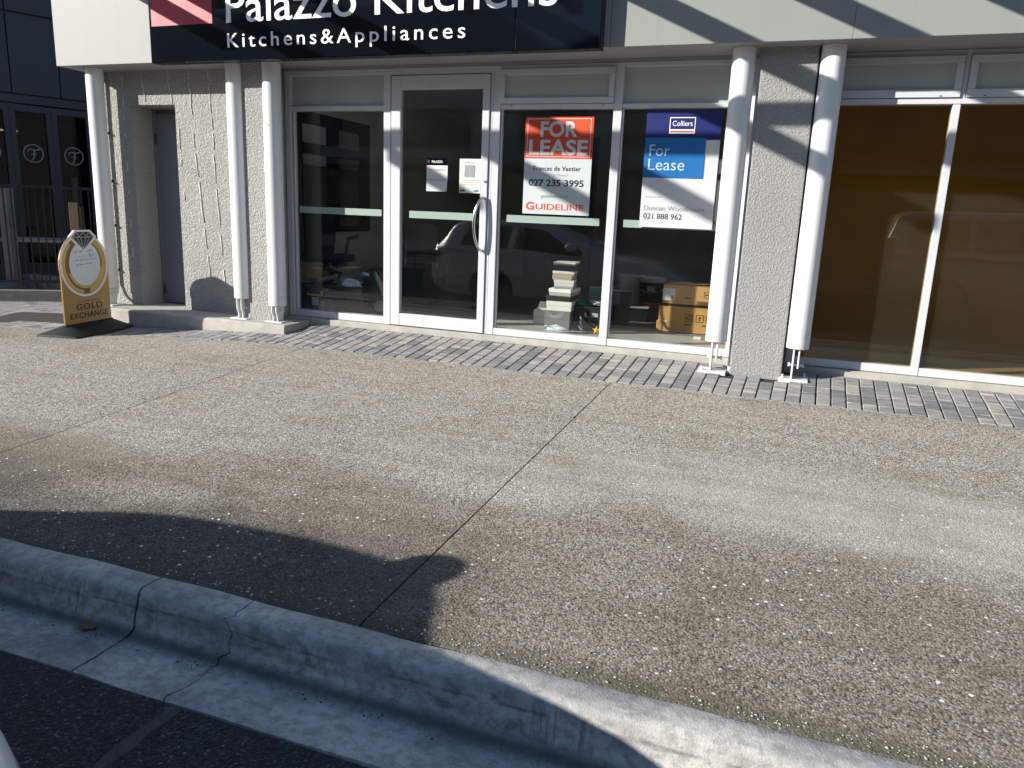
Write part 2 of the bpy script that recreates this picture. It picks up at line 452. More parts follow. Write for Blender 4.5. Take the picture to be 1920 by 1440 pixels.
# ---------------------------------------------------------------- road, gutter ground
def sheet(name, xs, ys, zf, mat, parent=None):
    v = [(x, y, zf(x, y)) for y in ys for x in xs]; n = len(xs)
    f = [(j * n + i, j * n + i + 1, (j + 1) * n + i + 1, (j + 1) * n + i) for j in range(len(ys) - 1) for i in range(n - 1)]
    o = obj(name, v, f, mat, parent, smooth=True); return o
def lin(a, b, n): return [a + (b - a) * i / n for i in range(n + 1)]
struct(sheet('ground', [-250, 250], [-250, 250], lambda x, y: -.9, 'bedding'))
road = struct(sheet('road', lin(-60, 60, 60), [-13.2, -12, -9, -7] + lin(-6, -4.392, 8), lambda x, y: ROADZ - .006 + min(.10, .02 * (-4.39 - y)) - (.09 if y < -12.5 else 0), 'asphalt'))
# raised seam across the road patch, beside the gutter joint
mb = MB(); rr = random.Random(3); L = []; Rr = []
for i in range(26):
    y = -4.40 - i * .06
    L.append((-1.655 + rr.uniform(-.006, .006), y)); Rr.append((-1.605 + rr.uniform(-.008, .008), y))
zz = lambda y: ROADZ - .006 + .02 * (-4.39 - y)
v = []
for (xl, y), (xr, _) in zip(L, Rr): v += [(xl, y, zz(y) - .004), (xl + .014, y, zz(y) + .013), (xr - .022, y, zz(y) + .010), (xr, y, zz(y) - .004)]
f = [(i * 4 + k, i * 4 + k + 1, i * 4 + k + 5, i * 4 + k + 4) for i in range(25) for k in range(3)]
P('seam_tar', (.05, .05, .053), .6, var=.35, scale=40, bump=.5); obj('road_seam', v, f, 'seam_tar', road, smooth=True)

# kerb and channel, cast in lengths; joint at x=-2.085, crack at x=-1.68
PROF = [(-3.975, -.52), (-3.975, -.366), (-3.981, -.361), (-4.04, -.361), (-4.072, -.363), (-4.086, -.368), (-4.094, -.378), (-4.099, -.395), (-4.105, -.425),
        (-4.113, -.462), (-4.123, -.492), (-4.137, -.508), (-4.158, -.516), (-4.185, -.5175), (-4.23, -.515), (-4.30, -.510), (-4.365, -.506), (-4.386, -.508), (-4.392, -.56)]
kerb = struct(thing('kerb', None, None))
def jag(seed, amp):
    r = random.Random(seed); return [r.uniform(-amp, amp) for _ in PROF]
cuts = [(-14.0, 0, 0), (-11.3, 1, .004), (-8.2, 2, .004), (-5.1, 3, .004), (-2.085, 4, .007), (-1.68, 5, .022), (1.15, 6, .004), (4.2, 7, .004), (8, 8, .004), (14, 9, 0)]
for (xa, sa, aa), (xb, sb, ab) in zip(cuts[:-1], cuts[1:]):
    ja, jb = jag(sa, aa), jag(sb, ab)
    g = {4: .0055, 5: .0035}
    nx = max(2, int((xb - xa) / .06)); vv = []; r = random.Random(int(xa * 10))
    for i in range(nx + 1):
        u = i / nx
        for k, (y, z) in enumerate(PROF):
            x = xa + (xb - xa) * u
            if i == 0: x += ja[k] + g.get(sa, .0025)
            if i == nx: x += jb[k] - g.get(sb, .0025)
            wv = .0022 * math.sin(x * 3.1 + y * 9) + .0016 * math.sin(x * 11.3 + z * 25) + r.uniform(-.0006, .0006)
            if i in (0, nx) and k in (6, 7, 8, 9): wv -= .004
            vv.append((x, y + wv, z + wv * .6))
    n = len(PROF)
    ff = [(i * n + k, i * n + k + 1, (i + 1) * n + k + 1, (i + 1) * n + k) for i in range(nx) for k in range(n - 1)]
    ff += [tuple(range(n)), tuple(range(nx * n + n - 1, nx * n - 1, -1))]
    o = obj('kerb_length', vv, ff, 'kerb_concrete', kerb, smooth=rad(50))

# footpath slabs
path = struct(thing('footpath', None, None))
def joint(n, y): return -1.090 + .039 * y + 2.6 * n
YS = [-.745] + lin(-.9, -3.6, 14) + [-3.75, -3.85, -3.93, -3.969]
for n in range(-5, 5):
    vv = []; nx = 14
    for y in YS:
        xa, xb = joint(n, y) + .004, joint(n + 1, y) - .004
        for i in range(nx + 1):
            x = xa + (xb - xa) * i / nx
            z = gz(x, y)
            if i in (0, nx): z -= .004
            if y < -3.95: z -= .006
            vv.append((x, y, z))
    k = nx + 1
    ff = [(j * k + i, j * k + i + 1, (j + 1) * k + i + 1, (j + 1) * k + i) for j in range(len(YS) - 1) for i in range(nx)]
    # side skirts so the joints read as grooves
    base = len(vv)
    for e in (0, nx):
        s0 = len(vv); vv += [(vv[j * k + e][0], vv[j * k + e][1], vv[j * k + e][2] - .05) for j in range(len(YS))]
        ff += [(j * k + e, (j + 1) * k + e, s0 + j + 1, s0 + j) for j in range(len(YS) - 1)]
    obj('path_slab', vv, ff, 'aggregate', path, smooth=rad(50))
sheet('path_bed', lin(-15, 13, 56), lin(-3.97, -.7, 10), lambda x, y: gz(x, y) - .022, 'bedding', path)

# ---------------------------------------------------------------- paver strip at the shopfront
pav = struct(thing('paver_strip', None, None))
def paver_mesh(L, W, nm):
    mb = MB().box(-W / 2, W / 2, -L / 2, L / 2, -.05, 0)
    o = obj(nm, mb.v, mb.f, 'paver_mix', None, bevel=.004, seg=1); me = o.data; bpy.data.objects.remove(o); return me
PM = {}
rp = random.Random(11)
PITCH = .0952; tanA = math.tan(rad(1.5))
far = MB()
x = -7.4; placed = 0
k = 0
YTOP, YBOT = -.045, -.742
while x < 2.3:
    xs0 = x
    y = YTOP + rp.choice((0, -.06, -.1, -.14)) * 0
    first = rp.choice((.19, .12, .15, .19, .08))
    while y > YBOT + .03:
        L = first if y == YTOP else .196
        L = min(L, y - YBOT)
        yc = y - L / 2; xc = xs0 + (yc + .4) * tanA
        y2 = y - L - .002
        skip = (xc < -4.13 and yc + L / 2 > -.425 and yc - L / 2 > -.46) or (-.40 < xc < .06 and yc + L / 2 > -.262 and yc > -.33)
        top_limit = None
        if xc < -4.13 and yc + L / 2 > -.425 and not skip:
            top_limit = -.425
        if -.40 < xc < .06 and yc + L / 2 > -.262 and not skip: top_limit = -.262
        if top_limit is not None:
            lo = yc - L / 2; L = top_limit - lo; yc = lo + L / 2
            if L < .03: skip = True
        if not skip:
            z = gz(xc, yc) + rp.uniform(-.0018, .0018)
            slope = math.atan((gz(xc, yc + .02) - gz(xc, yc - .02)) / .04)
            sl_x = math.atan((gz(xc + .02, yc) - gz(xc - .02, yc)) / .04)
            if xc > -4.7:
                key = round(L - .003, 2)
                if key not in PM: PM[key] = paver_mesh(key - .0015, PITCH - .0085, 'paver')
                o = bpy.data.objects.new('paver', PM[key]); COL.objects.link(o); o.parent = pav
                o.location = (xc + rp.uniform(-.001, .001), yc, z); o.rotation_euler = (slope + rp.uniform(-.006, .006), -sl_x + rp.uniform(-.008, .008), -rad(1.5) + rp.uniform(-.006, .006))
                placed += 1
            else:
                hw = (PITCH - .0085) / 2; q = [(-hw, -L / 2 + .003), (hw, -L / 2 + .003), (hw, L / 2 - .003), (-hw, L / 2 - .003)]
                far.add([(xc + a, yc + b, z + b * math.tan(slope) + a * math.tan(sl_x)) for a, b in q] + [(xc + a, yc + b, z + b * math.tan(slope) - .04) for a, b in q],
                        [(0, 1, 2, 3), (0, 1, 5, 4), (1, 2, 6, 5), (2, 3, 7, 6), (3, 0, 4, 7)])
        y = y2
    x += PITCH
tag(far.build('far_pavers', 'paver_mix_far', pav), kind='stuff')
sheet('paver_bed', lin(-8, 3, 44), lin(-.76, .06, 8), lambda x, y: gz(x, y) - .016, 'bedding', pav)
# left forecourt beyond the shop corner: darker block paving running to the neighbour's nib wall
fc = struct(sheet('side_path', lin(-20, -6.47, 26), [-.75, -.5, 0, .5, 1, 2, 3, 4, 6], lambda x, y: gz(x, -.5) - .012 - .01 * (y + .5), 'paver_mix_far'))

# ---------------------------------------------------------------- shop building
shop = thing('shop_building', 'stucco shop with white posts, cream and sage canopy fascia and white alloy shopfront', 'building')
# left wall with cupboard recess: wall plane y=-.09
WY = -.09; WX0, WX1 = -6.47, -4.72; RX0, RX1, RZ1 = -6.10, -5.56, 1.885
wl = MB()
wl.box(WX0, RX0, WY, .3, -.45, 3.0); wl.box(RX1, WX1, WY, .3, -.45, 3.0); wl.box(RX0, RX1, WY, .3, RZ1, 3.0)
wall = wl.build('wall', 'stucco_rough', shop)
box('side_wall', WX0, WX0 + .2, .3, 9, -.45, 3.0, 'stucco_rough', shop)
# roughcast sheet is a real skin: the reveal
box('reveal_back', RX0, RX1, .235, .3, -.45, RZ1, 'stucco_rough', wall)
cup = box('cupboard_door', RX0 + .035, RX1 - .002, .185, .225, -.02, RZ1 - .045, 'grey_door', shop, bevel=.003)
box('door_frame', RX0 + .001, RX0 + .034, .17, .23, -.02, RZ1 - .002, 'grey_door', cup)
for zc in (1.6, .12): MB().lathe([(.0, -.05), (.009, -.05), (.009, .05), (0, .05)], 10, (RX0 + .034, .168, zc)).build('hinge', 'black_plastic', cup)
# sealant runs on the wall
rs = random.Random(5)
def run(px_top, px_bot, breaks):
    for a, b in breaks:
        pts = []
        n = max(3, int((b - a) * 14))
        for i in range(n + 1):
            u = a + (b - a) * i / n
            p0 = onY(px_top[0] + (px_bot[0] - px_top[0]) * u, px_top[1] + (px_bot[1] - px_top[1]) * u, WY)
            pts.append((p0.x + rs.uniform(-.006, .006), WY - .004, p0.z))
        MB().tube(pts, [.0022 + rs.uniform(0, .0035) for _ in pts], 6).build('sealant_run', 'white_plastic', wall, smooth=True)
run((228, 140), (252, 500), [(0, .06), (.1, .16), (.2, .24), (.3, .32), (.45, .5), (.6, .62), (.75, .8), (.9, .95)])
run((264, 137), (273, 190), [(0, .2), (.25, 1)])
run((312, 132), (324, 195), [(0, 1)])
run((352, 132), (361, 215), [(0, .2), (.25, 1)])
run((362, 250), (395, 520), [(0, .1), (.14, .3), (.34, .62), (.66, .8), (.85, 1)])
run((390, 130), (402, 280), [(0, .1), (.16, .55), (.6, .75), (.8, 1)])
run((400, 290), (425, 560), [(0, .2), (.24, .5), (.56, .7), (.8, .9)])
run((335, 240), (352, 440), [(0, .2), (.3, .36), (.6, .68)])
# pilasters
def pilaster(x0, x1, y0, zb): box('pilaster', x0, x1, y0, .12, zb, 2.6, 'stucco_fine' if x0 > -2 else 'stucco_rough', shop, bevel=.012)
pilaster(-4.72, -4.415, -.262, -.2); pilaster(-.345, .020, -.248, -.2)
for xx in (-.355, .03): box('control_joint', xx - .0085, xx + .0085, -.20, .1, -.1, 2.19, 'black_plastic' if xx > 0 else 'white_alloy', shop)
# step slab at the left
st = MB()
xs = lin(-6.62, -4.16, 24); v = []; rs2 = random.Random(9)
for i, xx in enumerate(xs):
    e = rs2.uniform(-.004, .004); tz = -.030 + (.006 * (xx + 4.2) if xx < -4.2 else 0) * .3
    v += [(xx, .25, tz), (xx, -.408, tz), (xx, -.425 + e * .5, tz - .012), (xx, -.425 + e, gz(xx, -.43) - .01 + rs2.uniform(0, .012) * (xx > -5.2)), (xx, -.425, -.6), (xx, .25, -.6)]
f = [(i * 6 + k, i * 6 + (k + 1) % 6, (i + 1) * 6 + (k + 1) % 6, (i + 1) * 6 + k) for i in range(24) for k in range(6)] + [tuple(range(6)), tuple(range(24 * 6 + 5, 24 * 6 - 1, -1))]
obj('step', v, f, 'conc_threshold', shop, smooth=rad(30))
# threshold strip under the shopfront
box('threshold', -4.415, -.346, -.042, .12, -.4, -.004, 'conc_threshold', shop, bevel=.006)
box('threshold', .021, 4.2, -.042, .12, -.4, -.004, 'conc_threshold', shop, bevel=.006)
# canopy: fascia panels, soffit, body
FY, FZ = -.42, 2.187
box('fascia_panel', -6.61, -5.42, FY, FY + .03, FZ, 3.0, 'fascia_cream', shop, bevel=.003)
box('fascia_panel', -5.418, -1.37, FY + .002, FY + .03, FZ, 3.0, 'fascia_cream', shop)
box('fascia_panel', -1.368, .205, FY, FY + .03, FZ, 3.0, 'fascia_sage', shop, bevel=.003)
box('fascia_panel', .2065, 5.0, FY, FY + .03, FZ, 3.0, 'fascia_sage', shop, bevel=.003)
box('soffit', -6.61, 5.0, FY + .031, .14, FZ + .002, FZ + .05, 'soffit_paint', shop)
box('canopy_end', -6.61, -6.58, FY + .031, .3, FZ + .051, 2.998, 'fascia_cream', shop)
box('canopy_roof', -6.61, 5.0, FY + .031, .6, 2.95, 2.997, 'fascia_sage', shop)
box('soffit_trim', -4.41, -.35, -.012, .02, 2.168, FZ + .001, 'soffit_paint', shop); box('soffit_trim', .03, 4.2, -.012, .02, 2.19, FZ + .001, 'soffit_paint', shop)
# upper storey set back above the canopy and the pergola rafters that throw the slanting shadows
box('upper_wall', -6.47, 5.0, .6, 1.0, 2.95, 5.6, 'fascia_cream', shop)
KX = .655 / 1.38
def rafter(c_lo, y_out, z=3.0, h=.10, wd=.12, y_in=.6):
    xl = (c_lo - z) / KX
    return box('rafter', xl, xl + wd, y_out, y_in, z, z + h, 'white_steel', shop, bevel=.006)
for c in (2.81, 2.347, 1.878, 1.405, .72, .285): rafter(c, -3.02)
rafter(.05, -1.7); rafter(-.185, -3.02, y_in=-2.42)
box('pergola_beam', -6.72, 1.5, -2.40, -2.30, 3.08, 3.185, 'white_steel', shop, bevel=.006)

# posts with pinned feet
def post(x, y, zb, side):
    r = .078
    p = MB().lathe([(r - .006, zb), (r, zb + .004), (r, 2.187)], 40, (x, y, 0)).build('post', 'white_steel', shop, smooth=rad(40))
    g = gz(x, y) if x > -3 else -.030
    if side:     # slim pin plates
        box('gusset_plate', x - .026, x - .014, y - .055, y + .06, g + .008, zb + .02, 'white_steel', p, bevel=.002)
        box('gusset_plate', x + .010, x + .022, y - .05, y + .05, g + .085, zb + .02, 'white_steel', p, bevel=.002)
        box('base_plate', x - .105, x + .095, y - .07, y + .085, g - .02, g + .009, 'white_steel', p, bevel=.003)
        MB().lathe([(0, -.05), (.016, -.05), (.016, -.038), (.009, -.036), (.009, .045), (.015, .046), (.015, .058), (0, .058)], 8, (x - .002, y - .01, g + .105), 'X').build('bolt', 'white_steel', p)
        for bx, by in ((-.08, -.05), (.07, .06)): MB().lathe([(.013, 0), (.013, .012), (.007, .013), (.007, .028), (0, .03)], 8, (x + bx, y + by, g + .009)).build('bolt', 'white_steel', p)
    else:        # broad flat foot tapering to the plate
        def foot(nm, xo, th, hw):
            pr = [(-hw, zb + .01), (-hw, zb - .05), (-hw * .98, g + .09), (-hw * .72, g + .055), (-hw * .7, g + .01), (hw * .7, g + .01), (hw * .72, g + .055), (hw * .98, g + .09), (hw, zb - .05), (hw, zb + .01)]
            mb = MB(); n = len(pr)
            mb.add([(x + xo - th, y + a, b) for a, b in pr] + [(x + xo + th, y + a, b) for a, b in pr], [tuple(range(n)), tuple(range(2 * n - 1, n - 1, -1))] + [(i, (i + 1) % n, n + (i + 1) % n, n + i) for i in range(n)])
            return mb.build(nm, 'white_steel', p, bevel=.003)
        foot('gusset_plate', -.022, .006, .066); foot('gusset_plate', .020, .006, .060)
        box('base_plate', x - .085, x + .095, y - .085, y + .085, g - .012, g + .009, 'white_steel', p, bevel=.003)
        MB().lathe([(0, -.045), (.015, -.045), (.015, -.032), (.009, -.03), (.009, .04), (.015, .041), (.015, .052), (0, .052)], 8, (x, y - .01, g + .1), 'X').build('bolt', 'white_steel', p)
    MB().lathe([(r + .0015, 0), (r + .0015, .006)], 40, (x, y, zb + .03)).build('collar', 'white_steel', p, smooth=rad(40))
    return p
post(-.462, -.228, .153, True); post(.110, -.228, .155, True)
post(-4.735, -.247, .155, False); post(-4.352, -.247, .115, False); post(-6.345, -.25, .145, False)
# thin downpipe at the left corner
dp = MB().tube([(-6.40, -.115, 2.18), (-6.40, -.115, .16), (-6.385, -.14, .08), (-6.36, -.2, .04)], .016, 12).build('downpipe', 'white_plastic', shop, smooth=True)
for zc in (1.62, 1.17, .74, .3): box('pipe_clip', -6.42, -6.375, -.135, -.085, zc, zc + .018, 'black_plastic', dp, bevel=.003)

# ------------------------------------------------ shopfront frames
def bars(parent, L, mat='white_alloy'):
    for nm, x0, x1, z0, z1, y0, y1 in L: box(nm, x0, x1, y0, y1, z0, z1, mat, parent, bevel=.003)
def pane(parent, x0, x1, z0, z1, y=.035, mat='glass', name='pane'): return box(name, x0, x1, y, y + .006, z0, z1, mat, parent)
def strip(parent, x0, x1, z0=.950, z1=1.008): return box('safety_strip', x0, x1, .0435, .0445, z0, z1, 'strip_film', parent)
TOP = 2.166
# left fixed light
w1 = box('window', -4.405, -4.345, 0, .09, 0, TOP, 'white_alloy', shop, bevel=.003)
bars(w1, [('jamb', -3.402, -3.336, 0, TOP, 0, .09), ('sill', -4.345, -3.402, 0, .062, .004, .09), ('head', -4.345, -3.402, 2.125, TOP, .004, .09), ('transom', -4.345, -3.402, 1.835, 1.872, .004, .09),
          ('glazing_bead', -4.333, -4.32, .064, 1.834, .012, .034)])
pane(w1, -4.345, -3.402, .06, 1.838); pane(w1, -4.345, -3.402, 1.87, 2.127, mat='frosted'); strip(w1, -4.30, -3.447)
# door
dr = box('door', -3.322, -3.236, -.012, .04, .006, 2.105, 'white_alloy', shop, bevel=.004)
bars(dr, [('stile', -2.487, -2.428, .006, 2.105, -.012, .04), ('bottom_rail', -3.236, -2.487, .006, .112, -.010, .038), ('top_rail', -3.236, -2.487, 1.995, 2.105, -.010, .038)])
pane(dr, -3.24, -2.483, .108, 1.998, .012); box('safety_strip', -3.16, -2.545, .0195, .0205, .948, 1.008, 'strip_film', dr)
box('door_gap', -3.336, -3.322, .02, .06, 0, 2.12, 'black_plastic', shop)
bars(shop, [('door_jamb', -2.424, -2.398, 0, TOP, 0, .09), ('door_head', -3.336, -2.424, 2.112, TOP, 0, .09)])
hp = []
for i in range(15):
    u = i / 14; a = math.sin(u * math.pi) ** .55
    hp.append((-2.453 - .055 * a, -.03 - .055 * a, .70 + .44 * u))
hn = MB().tube([(-2.455, -.012, .705)] + hp + [(-2.455, -.012, 1.135)], .0115, 12).build('handle', 'chrome', dr, smooth=True)
hp2 = [(x_ + .004, .07 - (y_ + .03) * .4, z_) for x_, y_, z_ in hp]
MB().tube([(-2.455, .04, .705)] + hp2 + [(-2.455, .04, 1.135)], .0115, 12).build('handle', 'chrome', dr, smooth=True)
MB().lathe([(0, -.006), (.010, -.006), (.012, 0), (.012, .004)], 14, (-2.447, -.0125, 1.268), 'Y').build('lock', 'brushed', dr, smooth=rad(40))
# second window: awning sash above
w2 = box('window', -2.397, -2.338, 0, .09, 0, TOP, 'white_alloy', shop, bevel=.003)
bars(w2, [('mullion', -1.408, -1.343, 0, TOP, 0, .09), ('sill', -2.338, -1.408, 0, .058, .004, .09), ('head', -2.338, -1.408, 2.135, TOP, .004, .09), ('transom', -2.338, -1.408, 1.838, 1.872, .004, .09),
          ('sash_rail', -2.336, -1.41, 2.090, 2.133, -.018, .03), ('sash_rail', -2.336, -1.41, 1.876, 1.918, -.018, .03), ('sash_stile', -2.336, -2.300, 1.919, 2.089, -.018, .03), ('sash_stile', -1.450, -1.41, 1.919, 2.089, -.018, .03),
          ('glazing_bead', -2.333, -2.322, .06, 1.836, .012, .034)])
pane(w2, -2.338, -1.408, .056, 1.84); pane(w2, -2.302, -1.447, 1.916, 2.092, .005, 'frosted'); strip(w2, -2.265, -1.475)
for xx in (-2.25, -1.5): box('drain_slot', xx, xx + .012, .001, .006, 1.858, 1.863, 'black_plastic', w2)
# third window
w3 = box('window', -.405, -.352, 0, .09, 0, TOP, 'white_alloy', shop, bevel=.003)
bars(w3, [('sill', -1.343, -.405, 0, .058, .004, .09), ('head', -1.343, -.405, 2.135, TOP, .004, .09), ('transom', -1.343, -.405, 1.838, 1.870, .004, .09), ('glazing_bead', -1.34, -1.329, .06, 1.836, .012, .034)])
pane(w3, -1.343, -.405, .056, 1.84); pane(w3, -1.343, -.405, 1.868, 2.137, mat='frosted'); strip(w3, -1.28, -.45)
# right-hand shop window
w4 = box('window', .035, .095, 0, .09, 0, TOP + .02, 'white_alloy', shop, bevel=.003)
bars(w4, [('mullion', .893, .938, 0, 1.845, 0, .09), ('mullion', .925, .955, 1.848, TOP + .02, -.002, .09), ('sill', .095, .893, 0, .058, .004, .09), ('sill', .938, 1.80, 0, .058, .004, .09), ('jamb', 1.80, 1.86, 0, TOP + .02, 0, .09),
          ('head', .095, .925, 2.15, TOP + .02, .004, .09), ('head', .955, 1.80, 2.15, TOP + .02, .004, .09), ('transom', .095, 1.80, 1.848, 1.885, -.003, .09)])
for xa, xb in ((.10, .922), (.958, 1.795)):
    bars(w4, [('sash_rail', xa, xb, 2.105, 2.148, -.018, .03), ('sash_rail', xa, xb, 1.888, 1.938, -.018, .03), ('sash_stile', xa, xa + .045, 1.939, 2.104, -.018, .03), ('sash_stile', xb - .045, xb, 1.939, 2.104, -.018, .03)])
    pane(w4, xa + .043, xb - .043, 1.936, 2.107, .005, 'frosted')
    box('drain_slot', xa + .7 if xa < .5 else xa + .1, (xa + .7 if xa < .5 else xa + .1) + .014, -.0195, -.0185, 1.893, 1.899, 'black_plastic', w4)
pane(w4, .093, .895, .056, 1.85, mat='glass_tinted'); pane(w4, .936, 1.802, .056, 1.85, mat='glass_tinted')
box('end_wall', 1.86, 5.0, -.02, .12, -.3, 2.186, 'stucco_fine', shop)

# ------------------------------------------------ interior rooms
struct(box('shop_floor', -5.14, -.16, .02, .92, -.2, -.001, 'vinyl')); struct(box('shop_floor', -5.14, -.16, .925, 6.2, -.2, -.006, 'dark_carpet'))
struct(box('shop_wall_back', -5.25, -.2, 6.2, 6.3, -.1, 2.7, 'inner_wall'))
struct(box('shop_wall_right', -.25, -.15, .12, 6.2, -.1, 2.7, 'inner_wall'))
lw = MB(); lw.box(-5.25, -5.15, 2.72, 6.2, -.1, 2.7); lw.box(-5.25, -5.15, .305, 1.18, .72, 2.02); lw.box(-5.25, -5.15, .305, 2.72, -.1, .72); lw.box(-5.25, -5.15, .305, 2.72, 2.02, 2.7)
struct(lw.build('shop_wall_left', 'inner_wall'))
struct(box('shop_ceiling', -5.25, -.15, .12, 6.3, 2.6, 2.7, 'ceiling_white'))
# glazed partition in the left wall looking into the kitchen display
P('black_alloy', (.006, .006, .008), .5, var=.2)
pw = thing('partition_window', 'black framed four pane partition window on the left inside wall', 'window')
for nm, y0, y1, z0, z1 in (('frame_post', 1.18, 1.30, .72, 2.02), ('frame_post', 1.90, 2.02, .72, 2.02), ('frame_post', 2.62, 2.72, .72, 2.02), ('frame_rail', 1.30, 2.62, 1.90, 2.02), ('frame_rail', 1.30, 1.90, 1.58, 1.69), ('frame_rail', 2.02, 2.62, 1.58, 1.69), ('frame_rail', 1.30, 2.62, .72, .79)):
    box(nm, -5.24, -5.14, y0, y1, z0, z1, 'black_alloy', pw)
# kitchen display behind it, its ceiling cut short to let sky light in
P('cream_cabinet', (.52, .45, .32), .45, var=.05); P('oak', (.22, .15, .08), .6, var=.2, scale=14); P('splash', (.06, .055, .05), .3, var=.3, scale=3)
struct(box('display_floor', -6.26, -5.26, .3, 6.2, -.2, -.004, 'vinyl')); struct(box('display_wall', -6.3, -5.26, 6.1, 6.2, 0, 2.7, 'cream_cabinet'))
struct(box('display_ceiling', -6.3, -5.26, .301, 1.0, 2.6, 2.7, 'ceiling_white'))
kc = thing('kitchen_cabinet', 'cream kitchen cabinet run with drawers seen through the partition window', 'cabinet', (0, 0, 0))
box('carcass', -6.24, -5.72, .8, 5.2, 0, .88, 'cream_cabinet', kc)
for i in range(6):
    for z0, z1 in ((.1, .38), (.39, .63), (.64, .86)): box('drawer_front', -5.72, -5.70, .82 + i * .73, 1.53 + i * .73, z0, z1, 'cream_cabinet', kc, bevel=.003)
box('worktop', -6.24, -5.68, .78, 5.22, .882, .92, 'oak', kc)
uc = thing('wall_cupboard', 'beige wall cupboard row above the kitchen worktop behind the partition', 'cupboard')
for i in range(6): box('cupboard_front', -6.24, -5.9, .82 + i * .73, 1.53 + i * .73, 1.52, 2.25, 'cream_cabinet' if i % 3 else 'oak', uc, bevel=.003)
ov = thing('oven', 'black built-in oven above the display worktop', 'oven'); box('oven_case', -6.24, -5.92, 1.75, 2.4, 1.02, 1.45, 'splash', ov); box('oven_window', -5.92, -5.91, 1.8, 2.2, 1.06, 1.4, 'black_plastic', ov)
# right shop: brown room
P('brown_wall', (.50, .32, .06), .8, var=.12, scale=2); P('brown_floor', (.30, .27, .21), .8, var=.15)
struct(box('right_shop_floor', -.14, 5.0, .12, 4, -.2, -.005, 'brown_floor')); struct(box('right_shop_wall_back', -.14, 5.0, 1.15, 1.25, 0, 2.7, 'brown_wall'))
struct(box('right_shop_wall_left', -.14, -.09, .12, 2.6, 0, 2.7, 'brown_wall')); struct(box('right_shop_wall_right', 4.9, 5.0, .12, 2.6, 0, 2.7, 'brown_wall')); struct(box('right_shop_ceiling', -.14, 5.0, .15, 2.7, 2.6, 2.7, 'brown_wall'))

# ---------------------------------------------------------------- shop sign over the door
P('sign_navy', (.003, .004, .007), .06, var=.25, scale=1.5, spec=.22); P('sign_pink', (.36, .016, .04), .5, var=.04)
ps_ = thing('shop_sign', 'long glossy black fascia sign with white lettering and pink square', 'sign')
SY = -.53
for xa, xb in ((-5.375, -2.04), (-2.038, -1.408)): box('sign_board', xa, xb, SY, FY - .002, 2.160, 2.99, 'sign_navy', ps_, bevel=.008)
box('pink_square', -5.345, -4.705, SY - .004, SY + .002, 2.452, 2.96, 'sign_pink', ps_)
text('Palazzo Kitchens', ps_, 'white_print', -4.562, 2.452, 2.83, .245, SY - .0005, bold=.004, thick=.004)
text('Kitchens&Appliances', ps_, 'white_print', -4.560, 2.262, 2.135, .106, SY - .0005, bold=.003, spacing=1.32, thick=.004)
for xx in (-3.05, -2.72, -2.4, -2.05, -1.9, -1.5): MB().lathe([(0, -.008), (.006, -.008), (.006, 0)], 8, (xx, SY + .02, 2.160)).build('fixing_screw', 'black_plastic', ps_)

# ---------------------------------------------------------------- lease boards and notices behind the glass
P('red_dark', (.10, .02, .015), .4, var=.2); P('lease_orange', (.55, .055, .010), .5, var=.03); P('lease_panel', (.48, .52, .53), .5, var=.03); P('logo_red', (.62, .06, .04), .5, var=.03)
P('agency_navy', (.005, .012, .12), .45, var=.05); P('agency_blue', (.006, .125, .36), .45, var=.04); P('logo_pink', (.62, .14, .16), .5, var=.05); P('agency_white', (.54, .55, .57), .5, var=.02)
GY = .030     # boards hang on the street side of the glass
fl = thing('lease_board', 'orange and white for lease board hanging in the window beside the door', 'sign')
x0, x1 = -2.122, -1.562
box('backing', x0, x1, GY - .006, GY, 1.025, 1.776, 'lease_panel', fl)
box('orange_panel', x0 - .001, x1 + .001, GY - .0085, GY - .0062, 1.462, 1.777, 'lease_orange', fl)
for nm, a, b, c, d in (('border_line', x0 + .018, x1 - .018, 1.762, 1.765), ('border_line', x0 + .018, x1 - .018, 1.474, 1.477), ('border_line', x0 + .018, x0 + .021, 1.477, 1.762), ('border_line', x1 - .021, x1 - .018, 1.477, 1.762)):
    box(nm, a, b, GY - .0095, GY - .0086, c, d, 'white_print', fl)
P('board_white', (.52, .55, .57), .5, var=.02)
text('FOR', fl, 'board_white', x0 + .128, 1.632, .305, .112, GY - .0086, bold=.028, thick=.001)
text('LEASE', fl, 'board_white', x0 + .036, 1.492, .488, .112, GY - .0086, bold=.028, thick=.001)
text('Frances de Vantier', fl, 'dark_print', x0 + .08, 1.368, .395, .034, GY - .0062, bold=.012, spacing=1.1)
text('Property Manager', fl, 'pale_print', x0 + .165, 1.328, .21, .019, GY - .0062)
text('027 235 3995', fl, 'dark_print', x0 + .045, 1.248, .46, .05, GY - .0062, bold=.02)
text('guideline.co.nz', fl, 'grey_print', x0 + .155, 1.158, .225, .022, GY - .0062)
text('G', fl, 'logo_red', x0 + .028, 1.058, .072, .062, GY - .0062, bold=.03); text('UIDELINE', fl, 'logo_red', x0 + .112, 1.062, .405, .046, GY - .0062, bold=.012)
text('REALTY', fl, 'pale_print', x1 - .20, 1.040, .16, .010, GY - .0062)
ca = thing('agency_board', 'tall navy, light blue and white lease board in the window beside the right post', 'sign')
x0, x1 = -1.150, -.595
box('backing', x0, x1, GY - .006, GY, .960, 1.820, 'agency_white', ca)
box('navy_panel', x0 - .001, x1 + .001, GY - .0085, GY - .0062, 1.611, 1.821, 'agency_navy', ca)
box('blue_panel', x0 - .0005, -.697, GY - .0105, GY - .0088, 1.332, 1.625, 'agency_blue', ca)
lx0, lx1 = x0 + .175, x0 + .365
